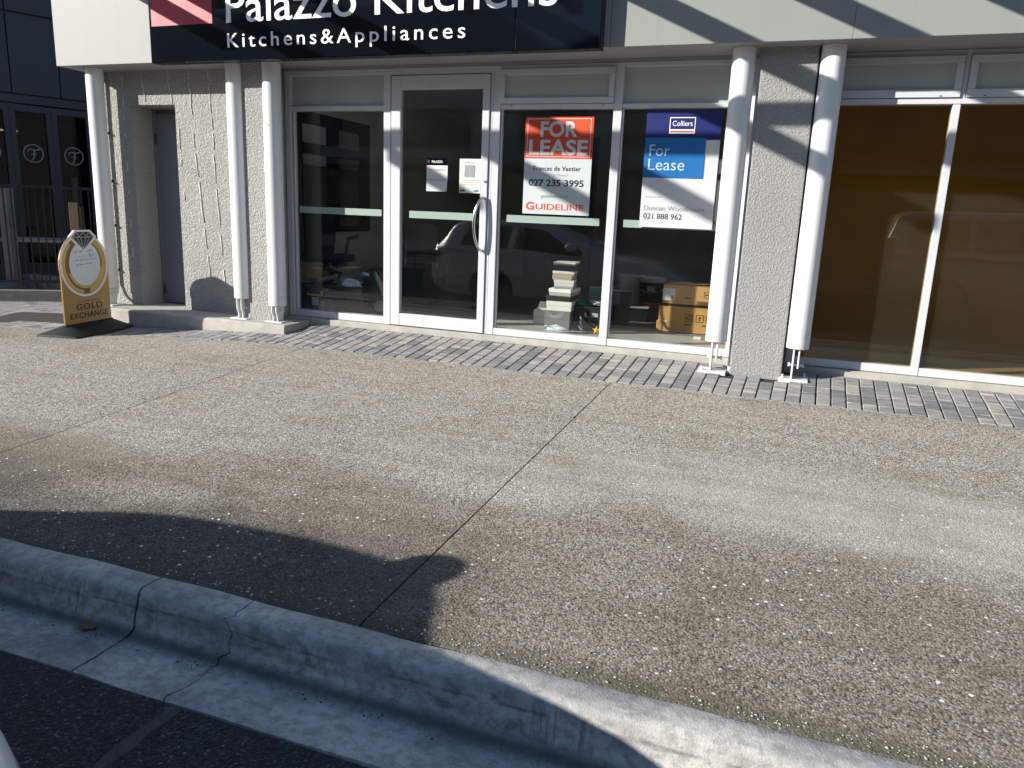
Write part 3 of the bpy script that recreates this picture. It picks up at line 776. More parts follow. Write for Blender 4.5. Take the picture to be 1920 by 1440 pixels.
box('logo_frame', lx0, lx1, GY - .0095, GY - .0087, 1.655, 1.772, 'white_print', ca, bevel=.0004); box('logo_field', lx0 + .006, lx1 - .006, GY - .0102, GY - .0096, 1.686, 1.766, 'agency_navy', ca); box('logo_stripe', lx0 + .008, lx1 - .008, GY - .0102, GY - .0096, 1.664, 1.676, 'logo_pink', ca)
text('Colliers', ca, 'white_print', lx0 + .022, 1.710, .148, .036, GY - .0103, bold=.002)
P('pale_blue_print', (.42, .54, .64), .5, var=.02)
text('For', ca, 'pale_blue_print', x0 + .038, 1.492, .155, .083, GY - .0107); text('Lease', ca, 'pale_blue_print', x0 + .036, 1.388, .275, .083, GY - .0107)
text('Duncan Woodhouse', ca, 'grey_print', x0 + .028, 1.088, .46, .035, GY - .0062); text('021 888 962', ca, 'dark_print', x0 + .028, 1.024, .295, .04, GY - .0062)
text('For more information', ca, 'pale_print', x0 + .03, 1.185, .125, .010, GY - .0062); box('rule_line', x0 + .028, x0 + .22, GY - .0072, GY - .0062, 1.004, 1.006, 'pale_print', ca)
# narrow paper strip behind it at the frame
n3 = thing('notice', 'narrow white paper strip beside the blue lease board', 'notice')
for a, b in ((1.02, 1.325), (1.37, 1.475)): box('sheet', -.588, -.545, .0455, .0465, a, b, 'paper', n3)
# papers on the door (outer face of the door glass y=.012)
def paper(label, x0, x1, z0, z1, mat, curl):
    o = thing('notice', label, 'notice', (0, 0, 0))
    v = []; n = 8
    for j in range(n + 1):
        for i in range(n + 1):
            u, w_ = i / n, j / n
            lift = curl * ((1 - w_) ** 3 * (u - .3) ** 2 * 2 + .2 * (1 - w_) ** 2)
            v.append((x0 + (x1 - x0) * u, .0107 - lift, z0 + (z1 - z0) * w_))
    f = [(j * (n + 1) + i, j * (n + 1) + i + 1, (j + 1) * (n + 1) + i + 1, (j + 1) * (n + 1) + i) for j in range(n) for i in range(n)]
    s = obj('sheet', v, f, mat, o, smooth=True); return o
p1 = paper('white opening notice with dark header taped to the door glass', -2.993, -2.798, 1.178, 1.450, 'paper', .012)
box('header', -2.993, -2.799, .0085, .0098, 1.392, 1.450, 'sign_navy', p1); box('header_mark', -2.985, -2.966, .0075, .0084, 1.410, 1.434, 'red_dark', p1)
text('PALAZZO', p1, 'white_print', -2.945, 1.412, .1, .018, .0084, bold=.01, thick=.0005)
text('We are open by appointment', p1, 'grey_print', -2.97, 1.352, .15, .011, .0055, thick=.0005); text('please call', p1, 'pale_print', -2.94, 1.302, .09, .009, .0045, thick=.0005)
text('09 555 5018', p1, 'grey_print', -2.968, 1.262, .145, .018, .0035, thick=.0005); text('thank you', p1, 'pale_print', -2.935, 1.225, .09, .009, .001, thick=.0005)
P('paper_green', (.58, .66, .56), .6, var=.1, scale=9)
p2 = paper('pale green printed notice taped beside the door stile', -2.688, -2.497, 1.172, 1.448, 'paper_green', .006)
box('print_block', -2.642, -2.548, .0085, .0098, 1.300, 1.398, 'grey_print', p2); text('Welcome', p2, 'grey_print', -2.645, 1.412, .1, .012, .0098, thick=.0005)
for i in range(3): box('rule_line', -2.672, -2.512, .006, .007, 1.276 - i * .018, 1.281 - i * .018, 'pale_print', p2)
box('print_mark', -2.55, -2.51, .003, .004, 1.186, 1.198, 'agency_blue', p2); box('print_mark', -2.68, -2.635, .003, .004, 1.186, 1.196, 'dark_print', p2)

# ---------------------------------------------------------------- footpath board with the ring
def M_gold():
    t = NT('gold_print'); X, Y, Z = t.xyz()
    c = t.ramp(t.math('ADD', t.math('MULTIPLY', t.math('ADD', X, .26), 1.1), t.math('MULTIPLY', t.math('SUBTRACT', .4, Z), .5)), [(.0, (.34, .19, .065)), (.35, (.38, .24, .09)), (.65, (.44, .32, .13)), (1, (.48, .38, .18))])
    MT['gold_print'] = t.set(c, .4, .0, .5)
M_gold(); P('gold_dark', (.20, .085, .025), .4, var=.15, scale=5); P('gold_light', (.52, .37, .12), .4, var=.1, scale=4)
P('cream_print', (.80, .74, .68), .5, var=.03); P('board_grey', (.62, .65, .69), .45, var=.04)
ang = rad(99)
gb = thing('footpath_board', 'gold ring shaped pavement sign on a black rubber base at the corner', 'sign', (-6.03, -.805, -.203), ang)
gb.scale = (1.12, 1.12, .86)
EH, EW, EZ = .335, .268, .714
poly = [(-.26, .102), (.26, .102), (.26, .60)]
for i in range(25):
    a = -.25 + (math.pi + .5) * i / 24
    poly.append((EW * math.cos(a), EZ + EH * math.sin(a)))
poly.append((-.26, .60))
MB().prism(poly, -.006, .006).build('panel', 'gold_print', gb)
def ring(name, rx0, rz0, rx1, rz1, cz0, cz1, y, mat, a0=0, a1=360, cx0=0, cx1=0, th=.0012):
    n = 48; v = []; f = []
    for i in range(n + 1):
        a = rad(a0 + (a1 - a0) * i / n)
        p = (cx0 + rx0 * math.cos(a), cz0 + rz0 * math.sin(a)); q = (cx1 + rx1 * math.cos(a), cz1 + rz1 * math.sin(a))
        v += [(p[0], y, p[1]), (q[0], y, q[1]), (p[0], y - th, p[1]), (q[0], y - th, q[1])]
    for i in range(n):
        k = i * 4
        f += [(k + 2, k + 3, k + 7, k + 6), (k, k + 4, k + 5, k + 1), (k, k + 2, k + 6, k + 4), (k + 1, k + 5, k + 7, k + 3)]
    return obj(name, v, f, mat, gb)
ring('ring_border', EW - .004, EH - .004, EW - .026, EH - .026, EZ, EZ, -.0061, 'cream_print')
ring('ring_band', .238, .302, .172, .232, EZ, EZ + .012, -.0061, 'gold_dark', 0, 360, 0, .004)
ring('ring_band', .240, .304, .212, .270, EZ, EZ + .004, -.0075, 'gold_light', 130, 262)
ring('ring_band', .236, .300, .186, .244, EZ, EZ + .008, -.0075, 'gold_light', -80, 62, 0, .004)
ring('ring_band', .192, .252, .170, .230, EZ + .008, EZ + .012, -.0076, 'gold_light', 200, 350, .002, .004)
MB().prism([(.004 + .17 * math.cos(2 * math.pi * i / 40), EZ + .012 + .23 * math.sin(2 * math.pi * i / 40)) for i in range(40)], -.0078, -.0061).build('white_disc', 'board_grey', gb)
dz = EZ + .195
def dia(s, dzz=0): return [(0, dz - .075 * s + dzz), (.15 * s, dz + .095 * s), (.085 * s, dz + .165 * s), (-.085 * s, dz + .165 * s), (-.15 * s, dz + .095 * s)]
MB().prism(dia(1.0), -.0105, .006).build('diamond_border', 'cream_print', gb)
MB().prism([(0, dz - .045), (.122, dz + .095), (.073, dz + .148), (-.073, dz + .148), (-.122, dz + .095)], -.0120, -.0106).build('diamond', 'dark_print', gb)
P('facet_line', (.62, .62, .63), .5, var=.03)
fl_ = MB()
def seg(a, b, w_=.0035):
    a, b = Vector(a), Vector(b); d = (b - a).normalized(); nn = Vector((-d.y, d.x)) * w_ / 2
    q = [a + nn, b + nn, b - nn, a - nn]
    fl_.add([(p.x, -.0121, p.y) for p in q] + [(p.x, -.0130, p.y) for p in q], [(0, 1, 2, 3), (4, 7, 6, 5), (0, 4, 5, 1), (1, 5, 6, 2), (2, 6, 7, 3), (3, 7, 4, 0)])
b0 = (0, dz - .04)
for xx in (-.115, -.07, -.028, .028, .07, .115): seg((xx, dz + .093), b0, .003)
seg((-.115, dz + .094), (.115, dz + .094))
for a, b in ((-.115, -.06), (-.045, -.06), (-.045, 0), (.045, 0), (.045, .06), (.115, .06)): seg((a, dz + .094), (b, dz + .142), .003)
fl_.build('facet_lines', 'facet_line', gb)
text('TAURANGA', gb, 'gold_dark', -.10, .330, .24, .018, -.0062, spacing=1.5)
text('GOLD', gb, 'dark_print', -.13, .248, .29, .062, -.0062, bold=.006, spacing=1.15)
text('EXCHANGE', gb, 'dark_print', -.20, .162, .42, .058, -.0062, bold=.006, spacing=1.05)
# hand written note: loose pen strokes and an arrow
pen = MB(); rh = random.Random(21)
def scrawl(x0, z0, w_, words, hgt=.014, slope=.06):
    x = x0
    for wd in words:
        pts = []
        for i in range(wd * 3 + 1): pts.append((x + i * .0052, -.0082, z0 + (x + i * .0052 - x0) * slope + (hgt * rh.uniform(.3, 1) if i % 2 else rh.uniform(-.002, .002))))
        pen.tube(pts, .0011, 5); x = pts[-1][0] + .012
scrawl(-.105, .845, .2, (2, 4, 5), .02); scrawl(-.125, .755, .2, (4, 3, 3, 4), .017); scrawl(-.10, .710, .2, (2, 3, 5), .016)
pen.tube([(-.10, -.0082, .797), (.075, -.0082, .811)], .0012, 5); pen.tube([(.06, -.0082, .827), (.105, -.0082, .814), (.062, -.0082, .797), (.06, -.0082, .827)], .0022, 5)
pen.build('pen_strokes', 'dark_print', gb)
bs = MB(); hb = [(-.18, -.03), (-.175, .022), (-.035, .10), (.035, .10), (.175, .022), (.18, -.03)]
v = []; n = len(hb)
for xx, s in ((-.36, .25), (-.35, .35), (-.26, 1), (.26, 1), (.33, .45), (.335, .3)): v += [(xx, a, b * s if b > .03 else b) for a, b in hb]
f = [(i * n + k, i * n + k + 1, (i + 1) * n + k + 1, (i + 1) * n + k) for i in range(5) for k in range(n - 1)] + [(i * n, (i + 1) * n, (i + 1) * n + n - 1, i * n + n - 1) for i in range(5)] + [tuple(range(n)), tuple(range(5 * n + n - 1, 5 * n - 1, -1))]
obj('rubber_base', v, f, 'rubber', gb, bevel=.004, smooth=rad(35))
fm = box('panel_slot', -.27, .27, -.014, .014, .095, .112, 'black_plastic', gb)
gb.rotation_euler = (0, 0, ang)

# ---------------------------------------------------------------- fallen leaves
P('dry_leaf', (.20, .105, .045), .8, var=.35, scale=60)
def leaf(label, loc, s, rz, seed):
    r = random.Random(seed); out = []
    lob = [0, .55, .28, .8, .42, 1.0, .42, .8, .28, .55, 0]
    n = 60; rim = []
    for i in range(n):
        a = 2 * math.pi * i / n
        k = .55 + .35 * abs(math.sin(2.5 * a)) ** .7 + .06 * math.sin(13 * a) + r.uniform(-.03, .03)
        rim.append((k * math.cos(a), k * .85 * math.sin(a)))
    v = [(0, 0, .06)]
    for q in (.5, 1):
        for (a, b) in rim: v.append((a * q, b * q, .06 + .32 * (abs(b) * q) ** 2 + .16 * (a * q) ** 2 + .05 * math.sin(5 * a * q + 2) * q))
    f = [(0, 1 + i, 1 + (i + 1) % n) for i in range(n)] + [(1 + i, 1 + n + i, 1 + n + (i + 1) % n, 1 + (i + 1) % n) for i in range(n)]
    th = [(p[0], p[1], p[2] + .012) for p in v]; m_ = len(v)
    v2 = v + th; f2 = f + [tuple(j + m_ for j in q) for q in f]
    o = thing('leaf', label, 'leaf', loc, rz); o.scale = (s, s, s)
    obj('blade', v2, f2, 'dry_leaf', o, smooth=True); MB().tube([(0, 0, .065), (-.5, .02, .1), (-.95, .06, .03)], [.02, .025, .02], 6).build('stalk', 'dry_leaf', o, smooth=True)
    return o
lp = onZ(165, 1176, -.514); leaf('large curled brown leaf lying in the kerb channel', (lp.x, lp.y, -.515), .040, .5, 1)
lp = onZ(520, 1117, -.36); leaf('tiny tan leaf on the dark footpath beside the kerb', (lp.x, lp.y, gz(lp.x, lp.y)), .013, 1.2, 2)

# ---------------------------------------------------------------- goods inside the shop
P('card_brown', (.46, .25, .075), .75, var=.08, scale=9); P('card_print', (.03, .02, .012), .7, var=.1); P('box_white', (.72, .71, .68), .6, var=.05); P('box_grey', (.16, .155, .15), .65, var=.08)
P('box_taupe', (.42, .34, .26), .65, var=.06); P('box_black', (.02, .02, .021), .45, var=.2); P('box_midgrey', (.36, .36, .35), .6, var=.06); P('teal', (.0, .16, .20), .5, var=.1); P('green_cloth', (.0, .22, .15), .8, var=.2, scale=30)
P('smoke_tub', (.028, .03, .034), .25, var=.3, scale=9); P('navy_tub', (.010, .016, .05), .3, var=.2); P('gold_star', (.75, .42, .02), .5, var=.1); P('bag_white', (.62, .66, .72), .35, var=.06); P('label_yellow', (.62, .50, .02), .5, var=.04)
P('paint_orange', (.5, .12, .03), .5, var=.1); P('tape_grey', (.45, .47, .5), .3, var=.1); P('grey_plastic', (.33, .33, .31), .4, var=.05); P('teal_dark', (.0, .06, .07), .5, var=.15)
def shoebox(label, c, w_, d, z0, h, rz, mat, lidmat, lidh=.35):
    o = thing('shoe_box', label, 'box', (c[0], c[1], z0), rz, 'boxes in the leaning stack')
    box('tray', -w_ / 2, w_ / 2, -d / 2, d / 2, .0, h, mat, o, bevel=.002); lh = h * lidh
    lid = box('lid', -w_ / 2 - .004, w_ / 2 + .004, -d / 2 - .004, d / 2 + .004, h - lh, h + .003, lidmat, o, bevel=.003); return o, lid
sc = onZ(1045, 617, 0); sc.y += .14
z = 0.0
spec = [('charcoal box with pale rings on its lid at the bottom of the stack', .235, .30, .165, .02, 'box_grey', 'box_grey'),
        ('chunky white box second from the bottom of the stack', .228, .29, .083, .06, 'box_white', 'box_white'),
        ('flat black box in the middle of the stack', .225, .28, .045, .03, 'box_black', 'box_black'),
        ('crumpled silver grey box above the flat black one', .205, .28, .062, -.05, 'box_midgrey', 'box_white'),
        ('thin grey box below the white one in the stack', .165, .26, .022, .12, 'box_midgrey', 'box_midgrey'),
        ('small white box under the beige boxes in the stack', .175, .25, .052, .18, 'box_white', 'box_white'),
        ('lower beige box of the pair near the top of the stack', .175, .25, .034, .10, 'box_taupe', 'box_taupe'),
        ('upper beige box with pale lid near the top of the stack', .19, .26, .038, .14, 'box_taupe', 'box_white'),
        ('black box with grey lid edge second from the top', .195, .26, .050, .08, 'box_black', 'box_black'),
        ('slim pale box lid on top of the stack', .195, .26, .022, .10, 'box_midgrey', 'box_white')]
rb = random.Random(4)
for i, (lb, w_, d, h, rz, ma, ml) in enumerate(spec):
    o, lid = shoebox(lb, (sc.x + rb.uniform(-.012, .012) + (.012 if i > 3 else 0), sc.y + rb.uniform(-.01, .01)), w_, d, z, h, rz, ma, ml, .45 if i < 2 else .5)
    if i == 0:
        for rr_ in (.085, .07, .055):
            pts = [(-.02 + rr_ * math.cos(a), -d / 2 - .0055, .165 - rr_ * .75 * math.sin(a)) for a in [math.pi * k / 16 for k in range(17)]]
            MB().tube(pts, .0022, 5).build('printed_ring', 'pale_print', lid)
    z += h + .0035
# open carton
oc = onZ(1003, 607, 0); t_ = thing('open_carton', 'white open carton with raised flaps left of the box stack', 'carton', (oc.x + .05, oc.y + .12, 0), .12)
mb = MB(); mb.box(-.085, .085, -.10, -.097, 0, .13).box(-.085, .085, .097, .10, 0, .13).box(-.085, -.082, -.097, .097, 0, .13).box(.082, .085, -.097, .097, 0, .13).box(-.082, .082, -.097, .097, 0, .003)
mb.build('carton_body', 'box_white', t_)
obj('flap', [(-.085, -.1, .131), (.085, -.1, .131), (.07, -.15, .085), (-.075, -.15, .085), (-.085, -.098, .134), (.085, -.098, .134), (.07, -.148, .088), (-.075, -.148, .088)], [(0, 1, 2, 3), (4, 7, 6, 5), (0, 4, 5, 1), (1, 5, 6, 2), (2, 6, 7, 3), (3, 7, 4, 0)], 'box_white', t_)
obj('flap', [(-.085, .1, .131), (.085, .1, .131), (.075, .13, .19), (-.07, .13, .19), (-.085, .103, .131), (.085, .103, .131), (.075, .133, .19), (-.07, .133, .19)], [(0, 1, 2, 3), (4, 7, 6, 5), (0, 4, 5, 1), (1, 5, 6, 2), (2, 6, 7, 3), (3, 7, 4, 0)], 'box_grey', t_)
# plastic bag on the floor in front of the stack
def lump(name, label, cat, loc, sx, sy, sz, mat, seed, rz=0, n=22, rough=.25, group=None):
    r = random.Random(seed); o = thing(name, label, cat, loc, rz, group); v = []; ph = [(r.uniform(0, 6), r.uniform(1.5, 5), r.uniform(1, 4)) for _ in range(6)]
    for j in range(n + 1):
        th = math.pi / 2 * j / n
        for i in range(n * 2):
            a = math.pi * i / n
            k = 1 + rough * sum(math.sin(p + q * a + s * th * 2) for p, q, s in [(p, round(q), s) for p, q, s in ph]) / 3
            v.append((sx * k * math.cos(a) * math.cos(th), sy * k * math.sin(a) * math.cos(th), max(0, sz * (k ** 1.5) * math.sin(th))))
    m_ = n * 2; f = [(j * m_ + i, j * m_ + (i + 1) % m_, (j + 1) * m_ + (i + 1) % m_, (j + 1) * m_ + i) for j in range(n) for i in range(m_)] + [tuple(range(m_))[::-1]]
    obj('body', v, f, mat, o, smooth=True); return o
bp = onZ(1047, 617, 0); bg_ = lump('plastic_bag', 'crumpled white plastic bag on the floor in front of the box stack', 'bag', (bp.x, bp.y - .05, 0), .10, .05, .03, 'bag_white', 3, .1)
obj('bag_handle', *(lambda m_: (m_.v, m_.f))(MB().tube([(-.09, 0, .012), (-.11, -.01, .03), (-.085, -.015, .035)], .006, 6)), 'bag_white', bg_, smooth=True)
# smoky tub with clothes
tc = onZ(1101, 620, 0); tb = thing('storage_tub', 'smoky black storage tub with crumpled bag and clothes right of the box stack', 'tub', (tc.x, tc.y + .16, 0), .06)
def tub(parent, w_, d, h, mat, rim=.012, taper=.9):
    mb = MB(); a = [(-w_ / 2, -d / 2), (w_ / 2, -d / 2), (w_ / 2, d / 2), (-w_ / 2, d / 2)]
    v = [(x_ * taper, y_ * taper, 0) for x_, y_ in a] + [(x_, y_, h) for x_, y_ in a] + [(x_ * 1.0 + (rim if x_ > 0 else -rim), y_ + (rim if y_ > 0 else -rim), h) for x_, y_ in a] + [(x_ + (rim if x_ > 0 else -rim), y_ + (rim if y_ > 0 else -rim), h + .012) for x_, y_ in a] + [(x_ * .98, y_ * .98, h + .012) for x_, y_ in a] + [(x_ * taper * .97, y_ * taper * .97, .006) for x_, y_ in a]
    f = [(0, 1, 2, 3)] + [(k * 4 + i, k * 4 + (i + 1) % 4, (k + 1) * 4 + (i + 1) % 4, (k + 1) * 4 + i) for k in range(5) for i in range(4)] + [(20, 21, 22, 23)]
    return obj('tub_body', v, f, mat, parent, bevel=.004)
tub(tb, .30, .26, .205, 'smoke_tub')
box('tub_label', .02, .075, -.1305, -.1285, .125, .16, 'tape_grey', tb)
lump('black_bag', 'glossy black bin bag slumped against the smoky tub', 'bag', (tc.x - .03, tc.y - .01, 0), .11, .05, .10, 'black_plastic', 8, .2, rough=.35)
g1 = lump('green_cloth', 'green folded cloth on top of the smoky tub', 'cloth', (tc.x - .09, tc.y + .13, .218), .085, .07, .04, 'green_cloth', 5, .2)
g2 = thing('cable_bundle', 'grey and white cables looped over the smoky tub', 'cable', (tc.x + .05, tc.y + .12, .22))
rc = random.Random(12)
for k_ in range(6):
    pts = []; ph = rc.uniform(0, 6)
    for i in range(24): a = i / 23 * 2 * math.pi * 1.2 + ph; pts.append((.075 * math.cos(a) * rc.uniform(.8, 1.1), .05 * math.sin(a) * rc.uniform(.8, 1.1), .012 + .03 * (.5 + .5 * math.sin(2 * a + k_))))
    MB().tube(pts, .004, 6).build('cable', 'white_plastic' if k_ % 2 else 'box_grey', g2, smooth=True)
tf = thing('teal_folder', 'teal ring binder standing behind the smoky tub', 'folder', (tc.x + .01, tc.y + .42, 0), .35); box('cover', -.12, .12, -.02, .02, 0, .36, 'teal', tf, bevel=.004); box('pages', -.11, .115, -.014, .014, .004, .365, 'paper', tf)
tg = thing('grey_folder', 'dark grey binder leaning beside the teal one', 'folder', (tc.x + .20, tc.y + .40, 0), .1); box('cover', -.10, .10, -.03, .03, 0, .345, 'smoke_tub', tg, bevel=.004); box('pages', -.09, .095, -.022, .022, .004, .352, 'box_midgrey', tg)
# gold star ornament
sp = onZ(1117, 629, 0); sr = thing('gold_star', 'small gold star ornament on the floor by the window mullion', 'ornament', (sp.x, sp.y + .02, 0))
v = [(0, -.016, .04), (0, .016, .04)]
for i in range(10): a = math.pi / 2 + i * math.pi / 5; q = .042 if i % 2 == 0 else .019; v.append((q * math.cos(a), 0, .042 + q * math.sin(a)))
obj('star', v, [(0, 2 + i, 2 + (i + 1) % 10) for i in range(10)] + [(1, 2 + (i + 1) % 10, 2 + i) for i in range(10)], 'gold_star', sr)
# buckets
def bucket(label, loc, r0, r1, h, mat, band=None, bandmat=None, words=None):
    o = thing('bucket', label, 'bucket', loc)
    MB().lathe([(0, 0), (r0, 0), (r1 * .97, h * .86), (r1, h * .86), (r1, h * .90), (r1 * 1.03, h * .90), (r1 * 1.03, h * .985), (r1 * .99, h), (r1 * .93, h), (r1 * .9, h * .95), (0, h * .93)], 36).build('pail', mat, o, smooth=rad(35))
    if band:
        a, b = band; ra = r0 + (r1 * .97 - r0) * a / .86 + .002; rb_ = r0 + (r1 * .97 - r0) * b / .86 + .002
        MB().lathe([(ra, h * a), (rb_, h * b)], 36).build('label_band', bandmat, o, smooth=rad(35))
    MB().tube([(-r1 * 1.03, 0, h * .9), (-r1 * .9, -r1 * .75, h * .62), (0, -r1 * 1.12, h * .5), (r1 * .9, -r1 * .75, h * .62), (r1 * 1.03, 0, h * .9)], .003, 6).build('wire_handle', 'brushed', o, smooth=True)
    return o
b1 = onZ(1182, 571, 0); bucket('white pail standing behind the black tray', (b1.x, b1.y, 0), .13, .155, .36, 'white_plastic')
b2 = onZ(1220, 577, 0); bw = bucket('navy labelled paint pail with orange base next to the white pail', (b2.x, b2.y, 0), .13, .158, .36, 'white_plastic', (.2, .84), 'navy_tub'); MB().lathe([(.134, 0), (.139, .07)], 36).build('base_band', 'paint_orange', bw, smooth=rad(35))
box('label_patch', -.03, .06, -.152, -.148, .2, .26, 'pale_print', bw)
# black tray
tr = onZ(1180, 603, 0); ty = thing('black_tray', 'shallow black tray with pale rim on the carpet', 'tray', (tr.x, tr.y + .16, -.005), .1); tub(ty, .34, .24, .13, 'black_plastic', .014, .82)
box('foam_lining', -.155, .155, -.105, .105, .118, .140, 'box_midgrey', ty)
# cartons
cb = onZ(1285, 625, 0)
def carton(label, z0, w_, d, h, rz, dx, dy):
    o = thing('cardboard_box', label, 'box', (cb.x + dx, cb.y + dy, z0), rz, 'brown cartons stacked behind the right post')
    box('carton_body', -w_ / 2, w_ / 2, -d / 2, d / 2, 0, h, 'card_brown', o, bevel=.006)
    return o
c1 = carton('lower brown carton printed with handling symbols', 0, .66, .42, .24, .04, .06, .24)
for i, xx in enumerate((-.05, .045, .135, .235)):
    f0 = MB(); f0.box(xx - .034, xx + .034, -.2125, -.211, .105, .109).box(xx - .034, xx + .034, -.2125, -.211, .171, .175).box(xx - .034, xx - .030, -.2125, -.211, .109, .171).box(xx + .030, xx + .034, -.2125, -.211, .109, .171)
    f0.build('symbol_frame', 'card_print', c1)
    if i == 0:
        for k_ in range(3):
            a = k_ * 2.094 + .5; MB().tube([(xx + .019 * math.cos(a + s_), -.2125, .14 + .019 * math.sin(a + s_)) for s_ in (0, .5, 1.0, 1.4)], [.004, .004, .006, .001], 6).build('printed_symbol', 'card_print', c1)
    elif i == 1: obj('printed_symbol', [(xx - .012, -.2125, .143), (xx, -.2125, .163), (xx + .012, -.2125, .143), (xx + .004, -.2125, .143), (xx + .004, -.2125, .116), (xx - .004, -.2125, .116), (xx - .004, -.2125, .143)], [(0, 1, 2, 3, 6), (3, 4, 5, 6)], 'card_print', c1)
    elif i == 2: obj('printed_symbol', [(xx - .013, -.2125, .165), (xx + .013, -.2125, .165), (xx + .003, -.2125, .138), (xx + .003, -.2125, .122), (xx + .011, -.2125, .117), (xx - .011, -.2125, .117), (xx - .003, -.2125, .122), (xx - .003, -.2125, .138)], [(0, 1, 2, 7), (2, 3, 6, 7), (3, 4, 5, 6)], 'card_print', c1)
    else: obj('printed_symbol', [(xx + .02 * math.cos(math.pi * k_ / 8), -.2125, .137 + .014 * math.sin(math.pi * k_ / 8)) for k_ in range(9)], [tuple(range(9))], 'card_print', c1)
for xx in (-.06, .10): box('hand_hole', xx - .03, xx + .03, -.2135, -.211, .072, .082, 'card_print', c1, bevel=.001)
box('torn_corner', -.345, -.29, -.218, -.10, 0.001, .10, 'card_brown', c1, bevel=.01); box('white_sticker', -.29, -.25, -.2135, -.2115, .088, .104, 'paper', c1)
c2 = carton('upper brown carton with shipping label and silver tape', .262, .62, .44, .17, .02, .07, .25)
box('shipping_label', -.315, -.20, -.2235, -.221, .03, .14, 'paper', c2); box('barcode', -.235, -.212, -.2245, -.2237, .04, .075, 'grey_print', c2)
for i in range(5): box('label_text', -.305, -.24, -.2245, -.2237, .125 - i * .013, .129 - i * .013, 'pale_print', c2)
box('packing_tape', .0, .05, -.18, .222, .1705, .1715, 'tape_grey', c2); box('hand_hole', -.115, -.055, -.2235, -.221, .055, .066, 'card_print', c2, bevel=.001)
f0 = MB(); f0.box(.06, .21, -.2225, -.221, .07, .074).box(.06, .21, -.2225, -.221, .122, .126).box(.06, .064, -.2225, -.221, .074, .122).box(.206, .21, -.2225, -.221, .074, .122); f0.build('symbol_frame', 'card_print', c2)
for xx in (.085, .125, .175): MB().tube([(xx - .012, -.2225, .095), (xx, -.2225, .106), (xx + .014, -.2225, .094)], .004, 6).build('printed_symbol', 'card_print', c2)
box('upper_flap', -.31, .31, -.222, -.05, .1702, .1745, 'card_brown', c2); 
fo = thing('foam_sheet', 'dark foam sheet sandwiched between the two brown cartons', 'sheet', (cb.x + .065, cb.y + .245, .2435), .03); box('sheet', -.325, .325, -.215, .2, 0, .017, 'smoke_tub', fo, bevel=.003)
# small packet and papers near the post
pk = onZ(1308, 636, 0); sp_ = thing('small_packet', 'small white and orange packet on the floor by the window', 'packet', (pk.x, pk.y, 0), .1); box('packet_body', -.035, .03, -.02, .02, 0, .022, 'paper', sp_, bevel=.004); box('orange_end', .03, .06, -.012, .012, 0, .01, 'paint_orange', sp_, bevel=.002)
# left-hand clutter
oc = thing('office_chair', 'black office chair with padded back and armrest behind the left window', 'chair', (-4.70, .90, 0), rad(12))
v = []; ny, nz = 14, 16
for side in (0, 1):
    for j in range(nz + 1):
        u = j / nz; hw = .235 * (1 - max(0, (u - .55) / .45) ** 3 * .35) * (.82 + .18 * min(1, u / .35))
        for i in range(ny + 1):
            s_ = -1 + 2 * i / ny
            bow = .05 * s_ * s_ + .04 * math.sin(u * 3)
            v.append((hw * s_ * (1 if 0 < j < nz else .82), -bow + (.035 if side else -.035) * math.sqrt(max(0, 1 - abs(s_) ** 6)) * (1 if 0 < j < nz else .3), .50 + .52 * u))
k_ = ny + 1; q = (nz + 1) * k_
f = [(j * k_ + i, j * k_ + i + 1, (j + 1) * k_ + i + 1, (j + 1) * k_ + i) for j in range(nz) for i in range(ny)]
f += [tuple(a + q for a in r_[::-1]) for r_ in f]
bd = [i for i in range(k_)] + [j * k_ + ny for j in range(1, nz + 1)] + [nz * k_ + i for i in range(ny - 1, -1, -1)] + [j * k_ for j in range(nz - 1, 0, -1)]
f += [(bd[i], bd[(i + 1) % len(bd)], bd[(i + 1) % len(bd)] + q, bd[i] + q) for i in range(len(bd))]
obj('backrest', v, f, 'black_fabric', oc, smooth=rad(50))
box('seat', -.25, .25, .02, .48, .43, .51, 'black_fabric', oc, bevel=.03, seg=3)
for sx_ in (-1, 1): MB().tube([(sx_ * .27, .10, .5), (sx_ * .29, .12, .69), (sx_ * .29, .40, .70)], [.018, .02, .026], 8).build('armrest', 'black_plastic', oc, smooth=True)
MB().lathe([(.03, .1), (.03, .43)], 14, (0, .25, 0)).build('gas_column', 'black_plastic', oc)
for k_ in range(5): a = k_ * 2 * math.pi / 5 + .3; lg = MB().tube([(0, .25, .11), (.28 * math.cos(a), .25 + .28 * math.sin(a), .075)], [.025, .016], 8).build('leg', 'black_plastic', oc); MB().lathe([(0, -.02), (.03, -.02), (.03, .02), (0, .02)], 12, (.28 * math.cos(a), .25 + .28 * math.sin(a), .03), 'X').build('castor', 'rubber', lg)
nt = thing('navy_crate', 'navy crate with yellow handle and hanging tag in the window corner', 'crate', (-4.36, .42, 0), .05); tub(nt, .30, .34, .25, 'navy_tub', .012, .93)
MB().tube([(-.02, -.175, .20), (-.02, -.18, .175), (.13, -.18, .175), (.13, -.175, .215)], .008, 8).build('handle', 'label_yellow', nt, smooth=True); box('paper_tag', .03, .105, -.185, -.182, .075, .155, 'pale_print', nt)
gt = thing('grey_tub', 'large dark grey tub full of papers behind the left window', 'tub', (-4.04, .50, 0), .03); tub(gt, .42, .36, .26, 'smoke_tub', .014, .93); box('tub_rib', -.19, .21, -.183, -.178, .17, .178, 'box_grey', gt)
rc = random.Random(33)
